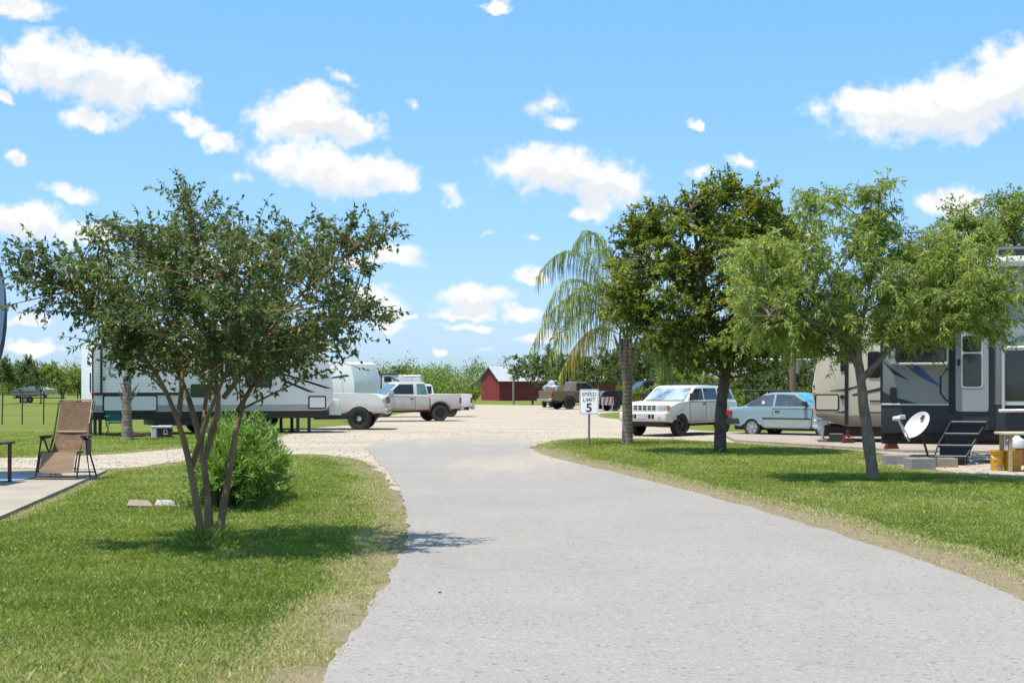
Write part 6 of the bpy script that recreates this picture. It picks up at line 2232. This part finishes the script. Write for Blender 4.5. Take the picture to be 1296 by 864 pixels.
bk = sling('backrest', [(.06, .44), (.20, .62), (.34, .92), (.46, 1.20)], -hw + .03, hw - .03, SLING_BACK, rows=14)
sling('seat', [(-.34, .42), (-.15, .385), (.06, .44)], -hw + .03, hw - .03, SLING_BACK)
sling('leg_rest', [(-.34, .42), (-.40, .30), (-.47, .115)], -hw + .015, hw - .03, SLING, 0.004)
sling('headrest_pad', [(.335, .90), (.40, 1.05), (.46, 1.18)], -hw + .045, hw - .045, SLING_BACK, 0.0, bk)
t.tube('piping', [(-hw + .03, .475, 1.215), (hw - .03, .475, 1.215)], .013, PAD, 6, parent=bk)
t.tube('piping', [(hw - .035, .30, .84), (hw - .035, .455, 1.20)], .010, PAD, 6, parent=bk)
t.tube('piping', [(-hw + .05, .245, .71), (hw - .05, .245, .71)], .02, PAD, 6, parent=bk)
for s in (-1, 1):
    x = s * hw
    t.tube('back_frame', [(x, .05, .44), (x, .19, .62), (x, .33, .92), (x, .45, 1.19), (x * .93, .47, 1.21)], .013, CH, 7)
    t.tube('leg_frame', [(x, -.10, .40), (x, -.34, .42), (x, -.41, .30), (x, -.48, .11)], .012, CH, 7)
    xo = s * (hw + .035)
    t.tube('leg', [(xo, -.50, .0), (xo, -.36, .34), (xo, -.26, .60), (xo, -.16, .63), (xo, .16, .63)], .014, CH, 7)
    t.tube('leg', [(xo * 1.02, .42, .0), (xo * 1.02, .10, .38), (xo * 1.02, -.10, .60)], .014, CH, 7)
    t.tube('leg', [(xo * .97, .16, .0), (xo * .97, .02, .33), (xo * .97, .20, .58)], .012, CH, 7)
    t.box('armrest', sorted((xo - .035, xo + .035)), (-.26, .18), (.635, .665), BLACK_TRIM, .014, 2)
    t.lathe('lock_knob', [(0, -.03), (.03, -.03), (.032, .03), (0, .03)], BLACK_TRIM, 12, 'X', (xo * 1.08, -.12, .62))
    # bungee lacing
    for i in range(9):
        f = i / 8
        t.tube('lace', [(s * (hw - .035), -.345 - .125 * f, .405 - .28 * f), (s * (hw), -.35 - .125 * f, .40 - .28 * f)], .004, PAD, 4)
t.tube('floor_bar', [(-hw - .035, -.50, .012), (hw + .035, -.50, .012)], .013, CH, 7)
t.tube('floor_bar', [(-hw - .035, -.40, .16), (hw + .035, -.40, .16)], .011, CH, 7)
t.tube('floor_bar', [(-hw - .035, .36, .07), (hw + .035, .36, .07)], .011, CH, 7)
t.tube('floor_bar', [(-hw, -.48, .055), (hw, -.48, .055)], .011, CH, 7)
t.prism('side_pouch', [(.00, .36), (.20, .36), (.22, .60), (-.02, .60)], 0, .02, CHARCOAL, .004)
for o in t.o.children:
    if o.name.startswith('side_pouch'):
        o.location = (hw + .06, 0, 0)
        o.rotation_euler = (0, 0, R(90))
        o.location.y = -.08

# table corner at the very left edge, pale sheet painting bluish light and shade on the patio
tl = G(0, 612, 0.05)
t = Thing('patio_table', 'brown patio table corner cut by the left edge of the picture', 'table', tl)
kk = tl.y / F
t.box('table_top', (-1.0, 5.5 * kk), (-.5, .5), (.60 * 1.0, .635), CH, .012)
for x in (-.9, 0.0):
    for y in (-.42, .42):
        t.box('leg', (x - .025, x + .025), (y - .025, y + .025), (0, .60), mat('brown_leg', (0.10, 0.03, 0.02), 0.5), .006)
bm = bmesh.new()
m0 = [G(-120, 600, .055), G(20, 600.5, .055), G(46, 603.5, .055), G(30, 607, .055), G(0, 609.5, .055), G(-120, 613, .055)]
bm_plate(bm, [(p.x, p.y, .056) for p in m0][::-1], .008)
o = mesh_obj('patio_light_patch', bm, mat('pale_blue_light_patch', (0.30, 0.36, 0.47), 0.8, var=0.1, bump=0.3), None, False)
tag(o, 'pale blue sheet painting tinted light and shade on the patio left of the lounge chair', 'mat')

# concrete covers in the lawn
for i, (x0, x1, col, lab) in enumerate([(160, 194, (0.24, 0.20, 0.14), 'brownish concrete cover set in the left lawn'), (194.5, 228, (0.33, 0.32, 0.30), 'grey concrete cover set in the left lawn beside the brownish one')]):
    a_, b_, c_, d_ = G(x0, 640.5, .03), G(x1, 641.5, .03), G(x1 - 6, 634.5, .03), G(x0 + 4, 633.5, .03)
    bm = bmesh.new()
    bm_plate(bm, [(p.x, p.y, .03) for p in (a_, b_, c_, d_)], .02)
    bmesh.ops.bevel(bm, geom=list(bm.edges), offset=.006, segments=1, affect='EDGES')
    tag(mesh_obj('ground_cover', bm, mat('cover_%d' % i, col, 0.85, var=0.2, scale=9, bump=0.4)), lab, 'concrete cover', 'concrete covers in the lawn')

# ------------------------------------------------------------------ things round the long white trailer
TEALC = mat('teal_canvas', (0.03, 0.13, 0.13), 0.8, var=0.2)
t = Thing('camp_chair', 'dark teal folding camp chair beside the small palm', 'chair', G(147, 552), R(30))
for s in (-1, 1):
    t.tube('leg', [(s * .25, -.25, 0), (s * .25, .22, .44)], .012, FRAME_BLACK, 6)
    t.tube('leg', [(s * .25, .25, 0), (s * .25, -.22, .44)], .012, FRAME_BLACK, 6)
    t.tube('back_post', [(s * .25, .20, .30), (s * .27, .34, .92)], .012, FRAME_BLACK, 6)
    t.box('armrest', sorted((s * .24, s * .31)), (-.24, .24), (.60, .625), TEALC, .008)
    t.tube('arm_post', [(s * .27, -.22, .40), (s * .27, -.22, .61)], .012, FRAME_BLACK, 6)
t.plate('seat', [(-.24, -.22, .44), (.24, -.22, .44), (.24, .2, .40), (-.24, .2, .40)], TEALC, .012)
t.plate('backrest', [(-.25, .24, .46), (.25, .24, .46), (.26, .335, .90), (-.26, .335, .90)], TEALC, .012)

cg = G(205, 554)
t = Thing('cooler', 'dark ice chest with a white lid and a white square under the long trailer', 'cooler', cg, R(8))
kc2 = cg.y / F
DARKRED = mat('dark_red_plastic', (0.045, 0.012, 0.015), 0.4, var=0.2)
t.box('body', (-5 * kc2, 12.5 * kc2), (-.2, .2), (0.0, .30), DARKRED, .02)
t.box('lid', (-5.4 * kc2, 13 * kc2), (-.22, .22), (.30, .37), WHITE_GEL, .025, 2)
t.boxes('square_mark', [((3 * kc2, 7.4 * kc2), (-.206, -.198), (.235, .25)), ((3 * kc2, 7.4 * kc2), (-.206, -.198), (.115, .13)), ((3 * kc2, 3.5 * kc2), (-.206, -.198), (.13, .235)), ((6.9 * kc2, 7.4 * kc2), (-.206, -.198), (.13, .235))], SIGN_WHITE)
t = Thing('white_bin', 'small white plastic bin left of the dark ice chest', 'bin', cg + Vector((-9.3 * kc2, 0, 0)), R(8))
t.box('body', (-.085, .085), (-.15, .15), (0, .34), mat('pale_plastic', (0.52, 0.54, 0.57), 0.4), .02)
t.box('rim', (-.095, .095), (-.16, .16), (.33, .36), WHITE_GEL, .01)
gx = G(180, 553)
t = Thing('hose_pile', 'red and white hoses heaped on the ground between the small palm and the white bin', 'hose', gx)
for i in range(5):
    r = .16 + .05 * i
    pts = [(math.cos(a / 8 * math.pi) * r * 1.5 + .05 * i - .1, math.sin(a / 8 * math.pi) * r * .8, .03 + .025 * i + .02 * math.sin(a)) for a in range(17)]
    t.tube('hose_loop', pts, .022, [WHITE_GEL, REDP, FRAME_BLACK, WHITE_GEL, mat('dark_red_hose', (0.12, 0.02, 0.02), 0.6)][i], 6)

# ------------------------------------------------------------------ things in front of the grey fifth wheel
BLOCK = mat('grey_concrete_block', (0.25, 0.245, 0.24), 0.9, var=0.15, scale=8, bump=0.6, bscale=70)
BLOCK2 = mat('tan_concrete_block', (0.27, 0.23, 0.17), 0.9, var=0.15, scale=8, bump=0.6, bscale=70)


def block(loc, rot, L, Wd, H, m, label):
    bm = bmesh.new()
    bm_box(bm, (-L / 2, L / 2), (-Wd / 2, Wd / 2), (0, H), .008)
    # two cores open at the ends show as recesses on the top
    for sx in (-1, 1):
        bm_box(bm, (sx * L / 4 - L * .17, sx * L / 4 + L * .17), (-Wd * .3, Wd * .3), (H - .002, H + .006), 0)
    o = mesh_obj('concrete_block', bm, m)
    o.location = loc
    o.rotation_euler = (0, 0, rot)
    tag(o, label, 'concrete block', 'concrete blocks by the dish')


def gblock(x0, x1, ytop, ybot, rot, m, label, depth=.42):
    p = G((x0 + x1) / 2, ybot)
    kk = p.y / F
    block(p + Vector((0, depth / 2, 0)), rot, (x1 - x0) * kk, depth, (ybot - ytop) * kk * .86, m, label)


gblock(1122, 1153, 574, 588, R(-6), BLOCK, 'leftmost grey concrete block below the dish')
gblock(1152, 1184, 577.5, 594.5, R(4), BLOCK, 'nearest grey concrete block below the dish')
gblock(1184, 1213, 578, 591.5, R(-3), BLOCK2, 'tan concrete block at the foot of the trailer steps', .35)

dshp = G(1176, 591)
dd = dshp.y
t = Thing('satellite_dish', 'white satellite dish on a short mast in front of the grey trailer', 'satellite dish', Vector((dshp.x, dd, 0)))
kk = dd / F
DX = lambda px: (px - 648) * kk - dshp.x
DZ = lambda py: CAM_H - (py - HOR) * kk
cen = Vector((DX(1162), -.05, DZ(540)))
nrm = Vector((-.68, -.62, .62)).normalized()
upv = (Vector((.42, 0, .75)) - nrm * Vector((.42, 0, .75)).dot(nrm)).normalized()
sdv = nrm.cross(upv)
bm = bmesh.new()
rad_a, rad_b = 20 * kk, 15 * kk
rings = []
for side in (0, 1):
    for i in range(7):
        f = i / 6
        depth = .09 * f * f - (0.012 if side else 0)
        rings.append([bm.verts.new(cen + (upv * math.cos(2 * math.pi * j / 28) * rad_a + sdv * math.sin(2 * math.pi * j / 28) * rad_b) * max(f, .001) + nrm * depth) for j in range(28)])
for s in (0, 7):
    for i in range(6):
        for j in range(28):
            bm.faces.new((rings[s + i][j], rings[s + i][(j + 1) % 28], rings[s + i + 1][(j + 1) % 28], rings[s + i + 1][j]))
for j in range(28):
    bm.faces.new((rings[6][j], rings[6][(j + 1) % 28], rings[13][(j + 1) % 28], rings[13][j]))
bmesh.ops.remove_doubles(bm, verts=bm.verts, dist=.0008)
rf = mesh_obj('reflector', bm, mat('dish_white', (0.62, 0.60, 0.60), 0.45, var=0.05), t.o, True, 50)
e0 = cen + upv * rad_a * .62 + sdv * rad_b * .1
lg = bmesh.new()
bm_plate(lg, [e0 + nrm * .058 + upv * a + sdv * b for a, b in ((-.05, -.03), (-.05, .03), (.05, .03), (.05, -.03))][::1], .004)
mesh_obj('dish_emblem', lg, SIGN_BLACK, rf, False)
lnb = Vector((DX(1131), -.28, DZ(529)))
low = cen - upv * rad_a * .92
t.tube('feed_arm', [low, low + (lnb - low) * .45 + Vector((0, 0, -.02)), lnb], .018, ALU, 6)
t.tube('feed_cable', [lnb, lnb + Vector((.1, .02, -.22)), lnb + Vector((.16, .04, -.34)), low + Vector((-.02, 0, -.05))], .012, WHITE_GEL, 6)
ln_ = t.lathe('feed_horn', [(0, -.09), (.035, -.09), (.045, -.02), (.055, .03), (0, .04)], WHITE_GEL, 12, 'X', (lnb.x, lnb.y, lnb.z))
t.box('feed_horn', (lnb.x + .03, lnb.x + .14), (lnb.y - .04, lnb.y + .04), (lnb.z - .01, lnb.z + .07), ALU, .01)
mb = cen - nrm * .10 - upv * .03
t.tube('mast', [(DX(1176), 0, 0.0), (DX(1174), 0, .25), mb], .022, FRAME_BLACK, 8)
t.plate('bracket', [cen + (upv * a + sdv * b) - nrm * .03 for a, b in ((-.12, -.05), (-.12, .05), (.12, .05), (.12, -.05))][::-1], FRAME_BLACK, .02)
t.boxes('base', [((DX(1165), DX(1187)), (-.12, .12), (0.0, .03))], FRAME_BLACK, .005)

# yellow buckets and the small table at the right edge
YEL = mat('yellow_plastic', (0.58, 0.30, 0.012), 0.4, var=0.1)
for i, (px, lab) in enumerate([(1262, 'yellow bucket with a blue mark left of the table leg'), (1281.5, 'yellow bucket behind the pale table leg')]):
    b0 = G(px, 595.5)
    kk = b0.y / F
    t = Thing('bucket', lab, 'bucket', b0, 0, 'yellow buckets')
    rt_, rb_, hh = 9.2 * kk if i == 0 else 12 * kk, 7.6 * kk if i == 0 else 10 * kk, 26 * kk
    t.lathe('body', [(0, 0), (rb_, 0), (rt_ * .97, hh * .93), (rt_ * 1.04, hh * .93), (rt_ * 1.04, hh), (rt_ * .95, hh), (rt_ * .9, hh * .9), (rb_ * .9, .02), (0, .02)], YEL, 24, 'Z')
    t.lathe('rim_band', [(rt_ * .965, hh * .82), (rt_ * 1.02, hh * .82), (rt_ * 1.02, hh * .85), (rt_ * .965, hh * .85)], YEL, 24, 'Z')
    t.tube('handle', [(-rt_ * 1.02, 0, hh * .86), (-rt_ * .7, -rt_ * .75, hh * .6), (0, -rt_ * 1.02, hh * .52), (rt_ * .7, -rt_ * .75, hh * .6), (rt_ * 1.02, 0, hh * .86)], .004, SILVER, 5)
    if i == 0:
        bm = bmesh.new()
        pts_o = []
        for s_, r_ in ((0, 1.0), (1, .0)):
            pass
        ring_ = []
        for j in range(16):
            a = 2 * math.pi * j / 16
            ax_ = math.cos(a) * .45
            zz_ = hh * .20 + math.sin(a) * hh * .09
            rr_ = rb_ + (rt_ * .97 - rb_) * zz_ / (hh * .93) + .003
            ring_.append(bm.verts.new((math.sin(ax_) * rr_, -math.cos(ax_) * rr_, zz_)))
        bm.faces.new(ring_)
        mesh_obj('blue_mark', bm, mat('blue_mark_print', (0.08, 0.28, 0.42), 0.5), t.o, False)
tb = G(1279, 597.5)
kk = tb.y / F
t = Thing('wooden_table', 'small pale wooden table at the right edge above the yellow buckets', 'table', tb)
TX = lambda px: (px - 1279) * kk
ht = (597.5 - 547) * kk
t.box('table_top', (TX(1271), TX(1345)), (-.05, .55), (ht - .045, ht), mat('cream_top', (0.52, 0.45, 0.33), 0.5, var=0.1), .01)
for px in (1279, 1335):
    for y in (0.0, .48):
        t.box('leg', (TX(px) - .028, TX(px) + .028), (y - .028, y + .028), (0, ht - .045), WOOD, .005)
for i in range(5):
    t.box('slat', (TX(1271.5 + i * 1.7), TX(1271.5 + i * 1.7) + .008), (.02, .04), (ht * .55, ht - .05), ALU)
jg = Thing('white_jug', 'white jug with a red base between the table legs at the right edge', 'jug', G(1292, 590) + Vector((0.05, .35, 0)))
jg.box('base', (-.14, .2), (-.12, .12), (0, .34), REDP, .03, 2)
jg.lathe('body', [(0, .34), (.14, .34), (.16, .42), (.14, .50), (.06, .55), (.05, .58), (0, .58)], WHITE_GEL, 18, 'Z')
jg.tube('handle', [(-.10, 0, .52), (-.2, 0, .48), (-.17, 0, .38)], .018, WHITE_GEL, 6)

# white hose on the ground by the steps
hp = G(1240, 585)
t = Thing('white_hose', 'white water hose coiled on the ground right of the trailer steps', 'hose', hp)
t.tube('hose_loop', [(math.cos(a * .42) * (.34 - .006 * a) * 1.25, math.sin(a * .42) * (.24 - .004 * a), .025 + .004 * a + .015 * math.sin(a * 1.3)) for a in range(38)], .018, WHITE_GEL, 6)
t.tube('hose_end', [(.3, .1, .03), (.5, .2, .1), (.62, .35, .34), (.7, .4, .38)], .02, mat('grey_hose', (0.25, 0.25, 0.25), 0.5), 6)

# fallen bits on the asphalt and lawn
DEBRIS = mat('dead_leaf', (0.06, 0.04, 0.025), 0.9, var=0.4)
for i, (px, py, s_, lab) in enumerate([(556, 752, .013, 'tiny dark pebble lying alone on the asphalt')]):
    bm = bmesh.new()
    bmesh.ops.create_icosphere(bm, subdivisions=2, radius=s_)
    for v in bm.verts:
        v.co *= 1 + .3 * math.sin(v.co.x * 140 + i) * math.cos(v.co.y * 120)
        v.co.z *= .45
    o = mesh_obj('pebble', bm, DEBRIS)
    o.location = G(px, py) + Vector((0, 0, .018))
    tag(o, lab, 'pebble')
